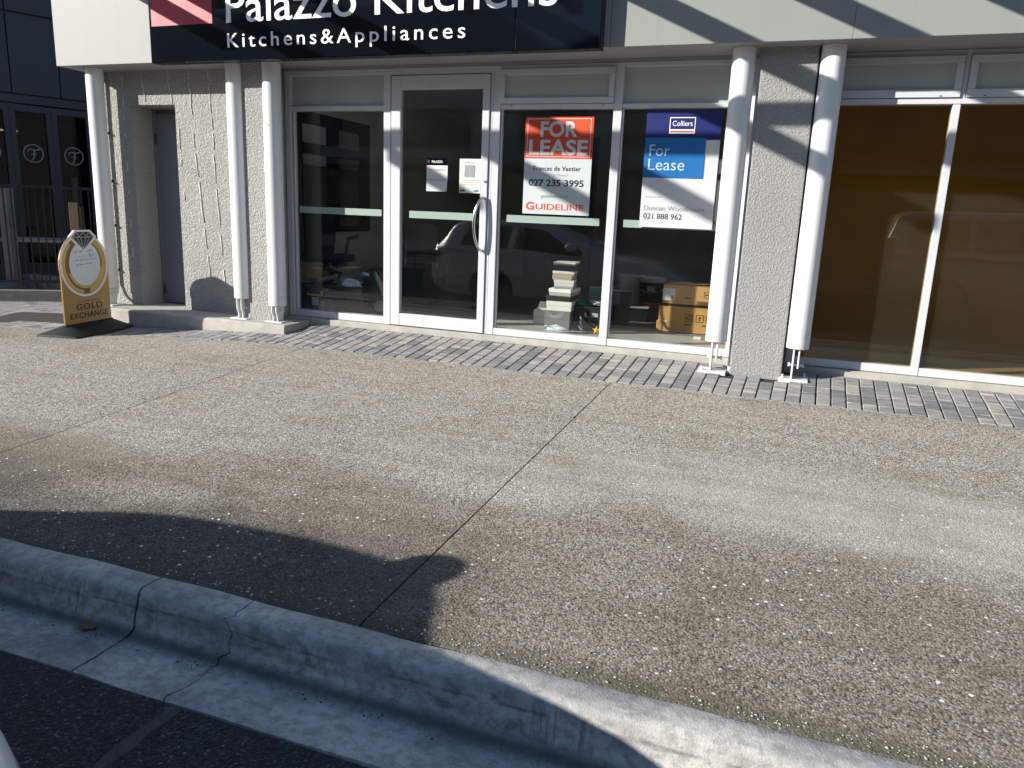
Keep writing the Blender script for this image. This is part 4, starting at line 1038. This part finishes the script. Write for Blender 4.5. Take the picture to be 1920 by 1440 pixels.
heap = [('box_midgrey', 'grey magazine'), ('paper', 'white sheaf of paper'), ('box_grey', 'charcoal folder'), ('smoke_tub', 'black ring binder'), ('bag_white', 'pale blue leaflet pad'), ('black_plastic', 'glossy black catalogue'), ('card_brown', 'brown envelope'), ('box_taupe', 'beige booklet'), ('navy_tub', 'navy brochure')]
for i, (mt_, nm_) in enumerate(heap):
    a = thing('loose_papers', nm_ + ' in the heap on top of the tubs behind the left window', 'papers', (rc.uniform(-4.42, -3.88), rc.uniform(.36, .66), .268 + .024 * i), 0, 'papers heaped on the tubs')
    a.rotation_euler = (rc.uniform(-.25, .25), rc.uniform(-.25, .25), rc.uniform(-1.5, 1.5))
    w_, d = rc.uniform(.12, .22), rc.uniform(.09, .15); box('sheaf', -w_ / 2, w_ / 2, -d / 2, d / 2, -.005, rc.uniform(.012, .035), mt_, a, bevel=.003)
yb = thing('tan_satchel', 'brown leather satchel on top of the navy crate', 'bag', (-4.40, .52, .27), .2); box('satchel_body', -.12, .12, -.05, .06, 0, .15, 'oak', yb, bevel=.025); box('satchel_flap', -.11, .11, -.062, -.045, .04, .14, 'card_brown', yb, bevel=.008)
tw = lump('striped_towel', 'crumpled white printed cloth draped over the grey tub', 'cloth', (-3.98, .40, .27), .11, .06, .055, 'bag_white', 17, .1, rough=.3)
vc = thing('vacuum_cleaner', 'dark vacuum cleaner with grey wheel and curved handle behind the left window', 'vacuum', (-3.79, .58, 0), .15)
MB().lathe([(0, .03), (.12, .03), (.14, .08), (.14, .30), (.12, .40), (.06, .44), (0, .445)], 26, (-.05, .1, 0)).build('drum', 'smoke_tub', vc, smooth=rad(40))
whl = MB().lathe([(0, -.018), (.06, -.018), (.078, -.010), (.082, .008), (.06, .02), (0, .02)], 28, (.05, -.075, .085), 'Y').build('wheel', 'rubber', vc, smooth=rad(40)); MB().lathe([(0, -.028), (.03, -.027), (.055, -.020), (.055, -.015)], 28, (.05, -.075, .085), 'Y').build('hub_cap', 'grey_plastic', whl, smooth=rad(40))
MB().tube([(.07, -.06, .17), (.075, -.075, .22), (.055, -.085, .30), (.02, -.08, .37), (-.01, -.06, .42)], [.012, .022, .026, .02, .008], 10).build('handle', 'grey_plastic', vc, smooth=True)
MB().tube([(.10, -.05, .14), (.105, -.065, .22), (.09, -.07, .32), (.03, -.05, .43), (-.03, .0, .46)], .014, 8).build('red_trim', 'red_dark', vc, smooth=True)
gp = onZ(706, 577, 0); gbk = bucket('white plaster pail with yellow label beside the vacuum', (gp.x - .06, gp.y + .22, 0), .135, .16, .33, 'white_plastic', (.28, .62), 'label_yellow')
text('GIB', gbk, 'dark_print', -.055, .165, .06, .03, -.152, bold=.03); text('Trade Finish', gbk, 'dark_print', -.085, .118, .13, .02, -.150, bold=.012)
hz = onZ(752, 572, 0); hs = thing('hose_coil', 'black hose coiled on the floor behind the door', 'hose', (hz.x + .02, hz.y + .25, 0)); pts = []
for i in range(90): a = i / 90 * 2 * math.pi * 2.6; pts.append(((.30 + .02 * math.sin(a * 1.7)) * math.cos(a), (.20 + .02 * math.cos(a * 1.3)) * math.sin(a), .028 + .018 * i / 90))
MB().tube(pts, .024, 10).build('hose', 'rubber', hs, smooth=True)
tz_ = onZ(766, 548, 0); tcr = thing('teal_crate', 'dark teal lidded crate on the carpet behind the door', 'crate', (tz_.x - .08, tz_.y, -.005), .1); tub(tcr, .42, .34, .26, 'teal_dark', .016, .92); box('crate_lid', -.225, .225, -.185, .185, .272, .30, 'teal_dark', tcr, bevel=.008)
# visitor chair
pc_ = onZ(795, 535, 0); ch = thing('visitor_chair', 'white moulded chair with thin chrome sled legs behind the door', 'chair', (pc_.x - .02, pc_.y + .1, -.005), rad(8))
v = []; n1, n2 = 12, 10
for sd in (0, 1):
    for j in range(n2 + 1):
        u = j / n2; hw = .235 * (1 - .10 * u ** 3)
        for i in range(n1 + 1):
            s_ = -1 + 2 * i / n1; zt = .49 + .36 * u - (.03 * (abs(s_) ** 4) if j == n2 else 0)
            v.append((hw * s_, -.22 + .05 * s_ * s_ - .05 * u + (.010 if sd else 0), zt))
k_ = n1 + 1; q = (n2 + 1) * k_
f = [(j * k_ + i, j * k_ + i + 1, (j + 1) * k_ + i + 1, (j + 1) * k_ + i) for j in range(n2) for i in range(n1)]; f += [tuple(a + q for a in r_[::-1]) for r_ in f]
bd = [i for i in range(k_)] + [j * k_ + n1 for j in range(1, n2 + 1)] + [n2 * k_ + i for i in range(n1 - 1, -1, -1)] + [j * k_ for j in range(n2 - 1, 0, -1)]
f += [(bd[i], bd[(i + 1) % len(bd)], bd[(i + 1) % len(bd)] + q, bd[i] + q) for i in range(len(bd))]
obj('backrest', v, f, 'box_midgrey', ch, smooth=rad(50)); box('seat', -.23, .23, -.2, .24, .425, .46, 'black_plastic', ch, bevel=.014)
for sx_ in (-1, 1):
    MB().tube([(sx_ * .215, -.25, .80), (sx_ * .22, -.20, .45), (sx_ * .225, -.22, .43), (sx_ * .235, -.25, .02), (sx_ * .235, .22, .012), (sx_ * .225, .20, .40), (sx_ * .22, -.18, .42)], .0105, 8).build('leg', 'chrome', ch, smooth=True)
MB().tube([(-.225, -.215, .40), (.225, -.215, .40)], .008, 8).build('cross_bar', 'chrome', ch); MB().tube([(-.228, -.228, .31), (.228, -.228, .31)], .008, 8).build('cross_bar', 'chrome', ch)
# tall dark screen panel at the back of the shop
dk = thing('display_panel', 'tall black display panel standing at the back of the shop', 'panel', (-3.55, 4.3, -.005), rad(3)); box('panel', -.03, .95, -.04, .04, .9, 2.05, 'black_alloy', dk, bevel=.004); box('plinth', .0, .92, -.12, .12, 0, .9, 'smoke_tub', dk, bevel=.01)

# ---------------------------------------------------------------- neighbour at the left, in deep shade
P('navy_clad', (.022, .026, .038), .55, var=.12, scale=2); P('fence_black', (.010, .010, .012), .5, var=.2); P('conc_grey', (.22, .21, .19), .9, var=.2, scale=7, bump=.4); P('dim_white', (.30, .29, .27), .6, var=.1)
P('logo_grey', (.30, .30, .28), .6, var=.05); emit('lamp_warm', (1.0, .82, .45), 2.2)
NA = rad(24); base = onZ(0, 524, -.32)
nb = thing('neighbour_building', 'dark navy panel clad building with glazed doors beyond the shop corner', 'building', (base.x, base.y, -.42), rad(90) - NA)
# local x runs away along the facade, local -y... facade faces local -y
def nbz(y_): return y_
W0, W1 = -5.0, 6.0
xs_ = [.42 + .68 * k for k in range(-8, 9)]
for i in range(len(xs_) - 1):
    for a, b in ((2.93, 4.09), (4.11, 6.5)): box('cladding_panel', xs_[i] + .008, xs_[i + 1] - .008, 0, .05, a + .012, b, 'navy_clad', nb, bevel=.004)
box('backing_wall', W0, W1, .051, .12, 2.9, 6.5, 'black_alloy', nb); box('lintel', W0, W1, -.03, .12, 2.80, 2.915, 'navy_clad', nb)
drs = [.35 + .58 * k for k in range(-9, 8)]
for i, xx in enumerate(drs):
    d_ = box('door', xx, xx + .08, -.005, .07, .1, 2.78, 'navy_clad', nb)
    box('stile', xx + .50, xx + .576, -.005, .07, .1, 2.78, 'navy_clad', d_); box('rail', xx + .08, xx + .50, -.003, .07, 2.68, 2.78, 'navy_clad', d_); box('rail', xx + .08, xx + .50, -.003, .07, .1, .35, 'navy_clad', d_)
    box('pane', xx + .08, xx + .50, .03, .04, .35, 2.68, 'glass_dark', d_)
    if not 6 <= i <= 12: continue
    lm = MB(); n = 40
    cx_, cz_ = xx + .29, 2.06
    q_ = .72
    lm.tube([(cx_ + .135 * math.cos(2 * math.pi * k / n), .02, cz_ + .135 * math.sin(2 * math.pi * k / n)) for k in range(n + 1)], .0085, 6, cap=False)
    for pth, r_ in (([(-.10, .02), (-.105, .07), (-.04, .085), (.05, .07), (.13, .10)], .009), ([(.02, .07), (.015, -.02), (-.01, -.12), (-.05, -.155)], .009), ([(-.05, -.02), (.06, -.01)], .007)):
        lm.tube([(cx_ + a * q_, .02, cz_ + b * q_) for a, b in pth], r_, 6)
    lm.build('window_logo', 'logo_grey', d_)
box('end_wall', W0 - .1, W0, -.03, 3.3, 0, 6.5, 'navy_clad', nb); box('end_wall', W1, W1 + .1, -.03, 3.4, 0, 6.5, 'navy_clad', nb); box('rear_wall', W0, W1, 3.31, 3.4, 0, 6.5, 'navy_clad', nb); box('plinth', W0, drs[0], -.005, .07, .0, 2.8, 'navy_clad', nb)
box('room_back', W0, W1, 3.2, 3.3, 0, 2.9, 'black_alloy', nb); box('room_floor', W0, W1, .08, 3.2, .0, .02, 'black_alloy', nb); box('room_ceiling', W0, W1, .12, 3.2, 2.82, 2.9, 'black_alloy', nb)
for xx in (-.85, .32, 1.6): box('strip_lamp', xx, xx + .26, .55, .575, 2.40, 2.425, 'lamp_warm', nb)
# nib wall with railing
pA, pB = onZ(-60, 559.5, -.30), onZ(118, 561, -.30)
fa = math.atan2(pB.y - pA.y, pB.x - pA.x); fl_len = (pB - pA).xy.length
nw = thing('nib_wall', 'low concrete nib wall under the black railing', 'wall', (pA.x, pA.y, -.34), fa)
for k_ in range(4): box('wall_block', -4 + k_ * (fl_len + 4.6) / 4 + .004, -4 + (k_ + 1) * (fl_len + 4.6) / 4 - .004, 0, .18, -.2, .150, 'conc_grey', nw, bevel=.008)
fe = thing('railing', 'black steel bar railing on the nib wall', 'fence', (pA.x, pA.y, -.18), fa)
Lf = fl_len + .55
def rail_box(nm, *a): return box(nm, *a, 'fence_black', fe)
rail_box('rail', -3.5, Lf, .075, .105, 1.27, 1.305); rail_box('rail', -3.5, Lf, .075, .105, .08, .11)
xx = -3.4
while xx < Lf: rail_box('bar', xx, xx + .014, .083, .097, .11, 1.27); xx += .088
for xx in (-1.2, Lf - .35): rail_box('fence_post', xx, xx + .055, .06, .12, .0, 1.42)
# things behind the railing
def behind(px, py, z): return onZ(px, py, z)
tbk = thing('cafe_table', 'pale topped table standing behind the railing', 'table', (pA.x - .25, pA.y + 1.05, -.32), fa); box('table_top', -.3, 1.2, -.3, .3, .70, .74, 'dim_white', tbk, bevel=.006)
for a, b in ((-.2, -.2), (1.1, -.2), (-.2, .2), (1.1, .2)): box('leg', a, a + .04, b, b + .04, 0, .70, 'fence_black', tbk)
for k_, px_ in enumerate((22, 34, 150, 160)):
    q_ = onY(px_, 540, pA.y + .55 + .1 * k_); o = thing('timber_screen', ['left grey upright board leaning behind the railing', 'right grey upright board of the pair behind the railing', 'brown upright board behind the pavement sign', 'pale upright board beside the shop corner post'][k_], 'board', (q_.x, q_.y, -.32), fa)
    box('board', -.05, .05, -.012, .012, 0, [1.4, 1.4, 1.25, 1.2][k_], ['conc_grey', 'conc_grey', 'oak', 'oak'][k_], o, bevel=.003); box('batten', -.055, .055, .013, .03, .9, .96, 'fence_black', o)
for k_ in range(5):
    q_ = onY(60 + k_ * 11, 545, pA.y + .9); o = thing('planter_pot', 'small pale pot in the row standing behind the railing', 'pot', (q_.x, q_.y, -.32), 0, 'pots behind the railing')
    MB().lathe([(0, 0), (.07, 0), (.10, .22), (.11, .22), (.11, .26), (.085, .26), (.08, .2), (0, .2)], 18).build('pot_body', 'dim_white' if k_ % 2 else 'conc_grey', o, smooth=rad(40)); MB().lathe([(0, .2), (.079, .21), (0, .23)], 14).build('soil', 'bedding', o)

# ---------------------------------------------------------------- parked cars (one throws the shadow, both mirror in the glass)
P('tyre', (.015, .015, .016), .8, var=.2, scale=30); P('alloy', (.42, .43, .44), .3, .9, var=.05); P('lamp_red', (.25, .012, .010), .15, var=.1); P('lamp_clear', (.55, .57, .6), .08, var=.05); P('car_trim', (.012, .012, .013), .45, var=.2)
glass('car_glass', (.25, .28, .28))
def car(name, label, loc, flip, st, roof, paint, wheels, wr, hood_w=.87, mirror=None):
    o = thing(name, label, 'car', loc)
    def dens(rows, k):
        out = []
        for i in range(len(rows) - 1):
            p0, p1, p2, p3 = rows[max(i - 1, 0)], rows[i], rows[i + 1], rows[min(i + 2, len(rows) - 1)]
            for j in range(k):
                u = j / k; q = []
                for c_ in range(len(p1)):
                    if c_ == 0: q.append(p1[0] + (p2[0] - p1[0]) * u); continue
                    q.append(.5 * (2 * p1[c_] + (p2[c_] - p0[c_]) * u + (2 * p0[c_] - 5 * p1[c_] + 4 * p2[c_] - p3[c_]) * u * u + (3 * p1[c_] - p0[c_] - 3 * p2[c_] + p3[c_]) * u ** 3) if 0 < i < len(rows) - 2 else p1[c_] + (p2[c_] - p1[c_]) * u)
                out.append(tuple(q))
        out.append(rows[-1]); return out
    st = dens(st, 4); roof = dens(roof, 3)
    sgn = -1 if flip else 1
    v = []; prof = []
    for (x_, w_, zb, zs, zt) in st:
        h_ = [(w_ * .80, zb), (w_ * .96, zb + .07), (w_, zb + (zs - zb) * .35), (w_ * .995, zb + (zs - zb) * .6), (w_ * .975, zs - .07), (w_ * .93, zs - .015), (w_ * .80, zt - .01), (w_ * .4, zt + .012)]
        pts = [(x_, a, b) for a, b in h_] + [(x_, -a, b) for a, b in h_[::-1]]
        prof.append(pts)
    n = len(prof[0]); v = [p for pr in prof for p in pr]
    f = [(i * n + k, i * n + (k + 1) % n, (i + 1) * n + (k + 1) % n, (i + 1) * n + k) for i in range(len(st) - 1) for k in range(n)] + [tuple(range(n)), tuple(range((len(st) - 1) * n + n - 1, (len(st) - 1) * n - 1, -1))]
    body = obj('body', v, f, paint, None)
    bpy.context.view_layer.update()
    for wx in wheels:
        cut = MB().lathe([(0, -1.2), (wr + .055, -1.2), (wr + .055, 1.2), (0, 1.2)], 36, (wx, 0, wr), 'Y').build('cut', None)
        # keep only the outer pockets
        md = body.modifiers.new('b', 'BOOLEAN'); md.object = cut; md.operation = 'DIFFERENCE'; md.solver = 'EXACT'
        me = bpy.data.meshes.new_from_object(body.evaluated_get(bpy.context.evaluated_depsgraph_get()))
        body.modifiers.clear(); old = body.data; body.data = me; bpy.data.meshes.remove(old); bpy.data.objects.remove(cut)
    bpy.context.view_layer.update()
    sb = body.modifiers.new('bev', 'BEVEL'); sb.width = .018; sb.segments = 2; sb.limit_method = 'ANGLE'; sb.angle_limit = rad(50)
    for p_ in body.data.polygons: p_.use_smooth = True
    try: body.data.set_sharp_from_angle(angle=rad(55))
    except Exception: pass
    if not body.data.materials: body.data.materials.append(MT[paint])
    body.parent = o; body.name = 'body'
    # greenhouse
    v = []
    for (x_, wl_, zl, wu, zu) in roof:
        h_ = [(wl_, zl), (wl_ - (wl_ - wu) * .12, zl + (zu - zl) * .15), (wu + (wl_ - wu) * .08, zl + (zu - zl) * .85), (wu, zu - .03), (wu * .9, zu), (wu * .4, zu + .02)]
        v += [(x_, a, b) for a, b in h_] + [(x_, -a, b) for a, b in h_[::-1]]
    n = 12
    f = [(i * n + k, i * n + (k + 1) % n, (i + 1) * n + (k + 1) % n, (i + 1) * n + k) for i in range(len(roof) - 1) for k in range(n)] + [tuple(range(n)), tuple(range((len(roof) - 1) * n + n - 1, (len(roof) - 1) * n - 1, -1))]
    cabin = obj('cabin', v, f, paint, o, smooth=rad(40))
    def side_pt(x_, u, s_, off=.004):
        for a, b in zip(roof[:-1], roof[1:]):
            if a[0] <= x_ <= b[0]:
                t2 = (x_ - a[0]) / (b[0] - a[0]); q = [p + (r_ - p) * t2 for p, r_ in zip(a, b)]
                _, wl_, zl, wu, zu = q; return (x_, s_ * ((wl_ - (wl_ - wu) * (.08 + .84 * u)) + off), zl + (zu - zl) * (.10 + .78 * u))
        return (x_, s_ * .7, 1)
    r0, r1 = roof[0], roof[-1]
    for s_ in (-1, 1):
        for xa, xb, ka, kb in roof_windows[name]:
            g = []; m_ = 6
            for i in range(m_ + 1):
                t2 = i / m_
                g += [side_pt(xa + (xb - xa) * t2, .08, s_, .006), side_pt(xa + ka + (xb + kb - xa - ka) * t2, .95, s_, .006)]
            obj('side_window', g + [(a, b - s_ * .012, c_) for a, b, c_ in g], [(i * 2, i * 2 + 1, i * 2 + 3, i * 2 + 2) for i in range(m_)] + [(14 + i * 2, 14 + i * 2 + 2, 14 + i * 2 + 3, 14 + i * 2 + 1) for i in range(m_)] + [(0, 1, 15, 14), (12, 13, 27, 26)] + [(i * 2, i * 2 + 2, 14 + i * 2 + 2, 14 + i * 2) for i in range(m_)] + [(i * 2 + 1, i * 2 + 3, 14 + i * 2 + 3, 14 + i * 2 + 1) for i in range(m_)], 'black_plastic', cabin)
    # wheels
    for wx in wheels:
        for s_ in (-1, 1):
            yy_ = s_ * (hood_w - .11)
            wh = thing('wheel', None, None, (wx, yy_, wr)); wh.parent = o
            MB().lathe([(wr * .62, -.10), (wr * .9, -.105), (wr * .985, -.07), (wr, -.03), (wr, .03), (wr * .985, .07), (wr * .9, .105), (wr * .62, .10)], 40, (0, 0, 0), 'Y').build('tyre', 'tyre', wh, smooth=rad(40))
            rm_ = MB().lathe([(0, s_ * .06), (.05, s_ * .075), (.06, s_ * .06), (wr * .55, s_ * .05), (wr * .60, s_ * .095), (wr * .635, s_ * .095), (wr * .635, -s_ * .09), (0, -s_ * .06)], 40, (0, 0, 0), 'Y').build('rim', 'alloy', wh, smooth=rad(40))
    return o, body, cabin
roof_windows = {'white_hatchback': [(-4.98, -4.18, .12, .02), (-4.08, -2.98, .04, -.62)], 'silver_wagon': [(1.45, 2.3, .1, 0), (2.4, 3.2, 0, 0), (3.28, 4.2, 0, -.5)]}
RZ = ROADZ + .004
CY = -5.92
st = [(-5.50, .62, .36, .78, .92), (-5.44, .76, .30, .86, .99), (-5.25, .84, .24, .90, 1.00), (-4.75, .865, .20, .90, .98), (-4.0, .87, .20, .89, .95), (-3.0, .87, .20, .885, .93), (-2.45, .87, .20, .88, .925), (-2.1, .868, .205, .835, .885), (-1.85, .862, .21, .77, .825), (-1.68, .856, .22, .70, .755), (-1.52, .845, .225, .625, .68), (-1.38, .840, .235, .57, .61), (-1.26, .785, .25, .525, .555), (-1.17, .69, .27, .49, .51), (-1.12, .52, .30, .465, .48)]
roof = [(-5.42, .70, .93, .50, 1.02), (-5.18, .78, .93, .54, 1.30), (-4.9, .80, .92, .57, 1.375), (-4.3, .81, .90, .575, 1.40), (-3.75, .81, .89, .56, 1.375), (-3.45, .81, .88, .57, 1.28), (-3.0, .80, .88, .66, 1.09), (-2.62, .77, .88, .74, .915)]
c1_, body1, cab1 = car('white_hatchback', 'white hatchback parked at the kerb with its front corner at the lower left', (0, CY, RZ), False, st, roof, 'paint_white', (-4.40, -1.97), .315)
# bumper lamp, door mirror, door lines, lights of the near side
mr = MB(); mv = []
for j in range(7):
    a = j / 6 * math.pi; 
    for i in range(14):
        b = 2 * math.pi * i / 14; k_ = math.sin(a) ** .6 if 0 < j < 6 else .05
        mv.append((-3.09 + .085 * math.cos(a), .985 + .130 * k_ * math.cos(b), 1.06 + .066 * k_ * math.sin(b)))
mf = [(j * 14 + i, j * 14 + (i + 1) % 14, (j + 1) * 14 + (i + 1) % 14, (j + 1) * 14 + i) for j in range(6) for i in range(14)] + [tuple(range(14)), tuple(range(6 * 14 + 13, 6 * 14 - 1, -1))]
dm = obj('door_mirror', mv, mf, 'paint_white', c1_, smooth=True); MB().tube([(-3.02, .72, .955), (-3.06, .92, 1.03)], .055, 8).build('mirror_arm', 'car_trim', dm)
obj('door_mirror', [(a, -b, c_) for a, b, c_ in mv], mf, 'paint_white', c1_, smooth=True)
for s_ in (1, -1):
    hl = MB(); hl.add([(-1.60, s_ * .800, .635), (-1.30, s_ * .735, .525), (-1.30, s_ * .765, .455), (-1.58, s_ * .852, .53), (-1.60, s_ * .75, .635), (-1.30, s_ * .68, .525), (-1.30, s_ * .70, .455), (-1.58, s_ * .79, .53)], [(0, 1, 2, 3), (4, 7, 6, 5), (0, 4, 5, 1), (1, 5, 6, 2), (2, 6, 7, 3), (3, 7, 4, 0)]); hl.build('headlight', 'lamp_clear', c1_, bevel=.01)
    box('tail_light', -5.47, -5.30, s_ * .72 if s_ > 0 else -.825, .825 if s_ > 0 else s_ * .72, .70, .90, 'lamp_red', c1_, bevel=.02)
    for hx in (-3.95, -2.98): box('door_handle', hx - .16, hx, s_ * .868 - .012, s_ * .868 + .012, .80, .825, 'paint_white', c1_, bevel=.005)
    box('sill_trim', -4.0, -2.25, s_ * .80 - .03, s_ * .80 + .03, .17, .235, 'car_trim', c1_, bevel=.01)
ws = MB()
st2 = [(1.12, .70, .40, .95, 1.05), (1.20, .86, .36, 1.00, 1.10), (1.6, .90, .26, 1.02, 1.10), (2.6, .91, .24, 1.01, 1.08), (3.6, .91, .24, 1.0, 1.05), (4.3, .90, .25, .98, 1.02), (4.9, .88, .26, .93, .97), (5.25, .80, .28, .82, .87), (5.42, .62, .32, .70, .74)]
roof2 = [(1.16, .82, 1.05, .64, 1.30), (1.30, .84, 1.05, .64, 1.68), (1.6, .85, 1.05, .66, 1.74), (2.8, .86, 1.04, .67, 1.76), (3.6, .86, 1.02, .66, 1.73), (4.0, .86, 1.02, .68, 1.45), (4.5, .84, 1.0, .78, 1.06)]
c2_, body2, cab2 = car('silver_wagon', 'silver tall wagon standing in the road lane, mirrored in the right window', (.25, -8.4, RZ + .055), False, st2, roof2, 'paint_silver', (2.02, 4.55), .345, .91)
for s_ in (1, -1):
    a, b = (.77, .875) if s_ > 0 else (-.875, -.77)
    box('tail_light', 1.13, 1.26, a, b, .98, 1.32, 'lamp_red', c2_, bevel=.02); box('chrome_strip', 1.22, 1.30, *( (.80, .86) if s_ > 0 else (-.86, -.80)), 1.33, 1.36, 'chrome', c2_)
    box('sill_trim', 2.45, 4.1, s_ * .84 - .03, s_ * .84 + .03, .20, .27, 'car_trim', c2_, bevel=.01)

# ---------------------------------------------------------------- other side of the street (mirrored in the glass)
P('far_path', (.26, .25, .23), .9, var=.12, scale=3); P('far_cream', (.50, .47, .40), .8, var=.08, scale=1); P('far_grey', (.30, .31, .32), .8, var=.08, scale=1); P('far_brick', (.28, .13, .09), .85, var=.15, scale=8); P('far_glass', (.03, .035, .04), .12, var=.2, scale=1); P('far_frame', (.14, .14, .14), .6, var=.1); P('far_roof', (.16, .16, .17), .7, var=.1)
struct(box('far_footpath', -60, 60, -17.5, -13.2, -.6, -.40, 'far_path'))
def far_building(label, x0, x1, h, mat, gable, nwin):
    o = thing('street_building', label, 'building', ((x0 + x1) / 2, -17.6, -.45)); hw = (x1 - x0) / 2
    box('wall', -hw, hw, -8, 0, 0, h, mat, o)
    if gable:
        MB().prism([(-hw - .2, h), (hw + .2, h), (0, h + 1.6)], -8.2, .3).build('roof', 'far_roof', o)
    else: box('parapet', -hw - .05, hw + .05, -8.05, .06, h, h + .35, mat, o)
    box('awning', -hw, hw, .0, 2.4, 2.75, 2.95, 'far_roof', o)
    ww = (2 * hw - .6) / nwin
    for i in range(nwin):
        a = -hw + .3 + i * ww
        w_ = box('window', a + .1, a + ww - .1, .0, .05, .45, 2.5, 'far_frame', o); box('pane', a + .17, a + ww - .17, .051, .06, .52, 2.43, 'far_glass', w_)
        if h > 5:
            w_ = box('window', a + .4, a + ww - .4, .0, .05, 3.5, 4.7, 'far_frame', o); box('pane', a + .47, a + ww - .47, .051, .06, 3.57, 4.63, 'far_glass', w_)
    return o
far_building('cream two storey shop across the road', -24, -9.5, 7.3, 'far_cream', False, 4)
far_building('grey gabled hall across the road', -9.3, .5, 5.3, 'far_grey', True, 3)
far_building('red brick shop with awning across the road', .8, 11, 5.6, 'far_brick', False, 4)
far_building('long grey warehouse farthest along the road', 11.5, 30, 6.0, 'far_grey', False, 5)

# ---------------------------------------------------------------- loose grit along the kerb and against the step
def grit(name, label, spots, mat, seed, a, b):
    r = random.Random(seed); mb = MB()
    for (x_, y_, z_) in spots:
        q = r.uniform(a, b) * (1 if r.random() < .85 else 1.8); e = r.uniform(0, 3)
        ring_ = [(x_ + q * math.cos(e + k * math.pi / 2) * r.uniform(.7, 1.3), y_ + q * math.sin(e + k * math.pi / 2) * r.uniform(.6, 1.2), z_ + q * .25) for k in range(4)]
        mb.add(ring_ + [(x_, y_, z_ + q * .9), (x_, y_, z_ - q * .4)], [(k, (k + 1) % 4, 4) for k in range(4)] + [((k + 1) % 4, k, 5) for k in range(4)])
    return tag(mb.build(name, mat), label, 'grit', kind='stuff')
P('grit_pale', (.50, .48, .43), .8, var=.4, scale=70); P('grit_dark', (.07, .06, .05), .9, var=.5, scale=60)
r = random.Random(77); sp1 = []; sp2 = []
for _ in range(520):
    x_ = r.uniform(-3.2, 1.6); y_ = -3.952 + abs(r.gauss(0, .028)); sp1.append((x_, y_, gz(x_, y_)))
for _ in range(420):
    x_ = r.uniform(-3.2, .6); y_ = -4.165 - abs(r.gauss(0, .03)); z_ = -.516 if y_ > -4.2 else -.513; sp2.append((x_, y_, z_))
for _ in range(200):
    x_ = r.uniform(-2.6, -.6); y_ = -4.40 - abs(r.gauss(0, .06)); sp2.append((x_, y_, ROADZ - .005))
for _ in range(160):
    x_ = r.uniform(-5.4, -4.2); y_ = -.432 - abs(r.gauss(0, .012)); sp2.append((x_, y_, gz(x_, y_)))
for _ in range(160):
    x_ = r.uniform(.25, 1.7); y_ = -.05 - abs(r.gauss(0, .012)); sp1.append((x_, y_, gz(x_, y_)))
grit('pale_grit', 'pale loose pebbles along the kerb edge of the footpath', sp1, 'grit_pale', 1, .0014, .0036)
grit('dark_grit', 'dark silt crumbs lying in the kerb channel', sp2, 'grit_dark', 2, .0010, .0030)
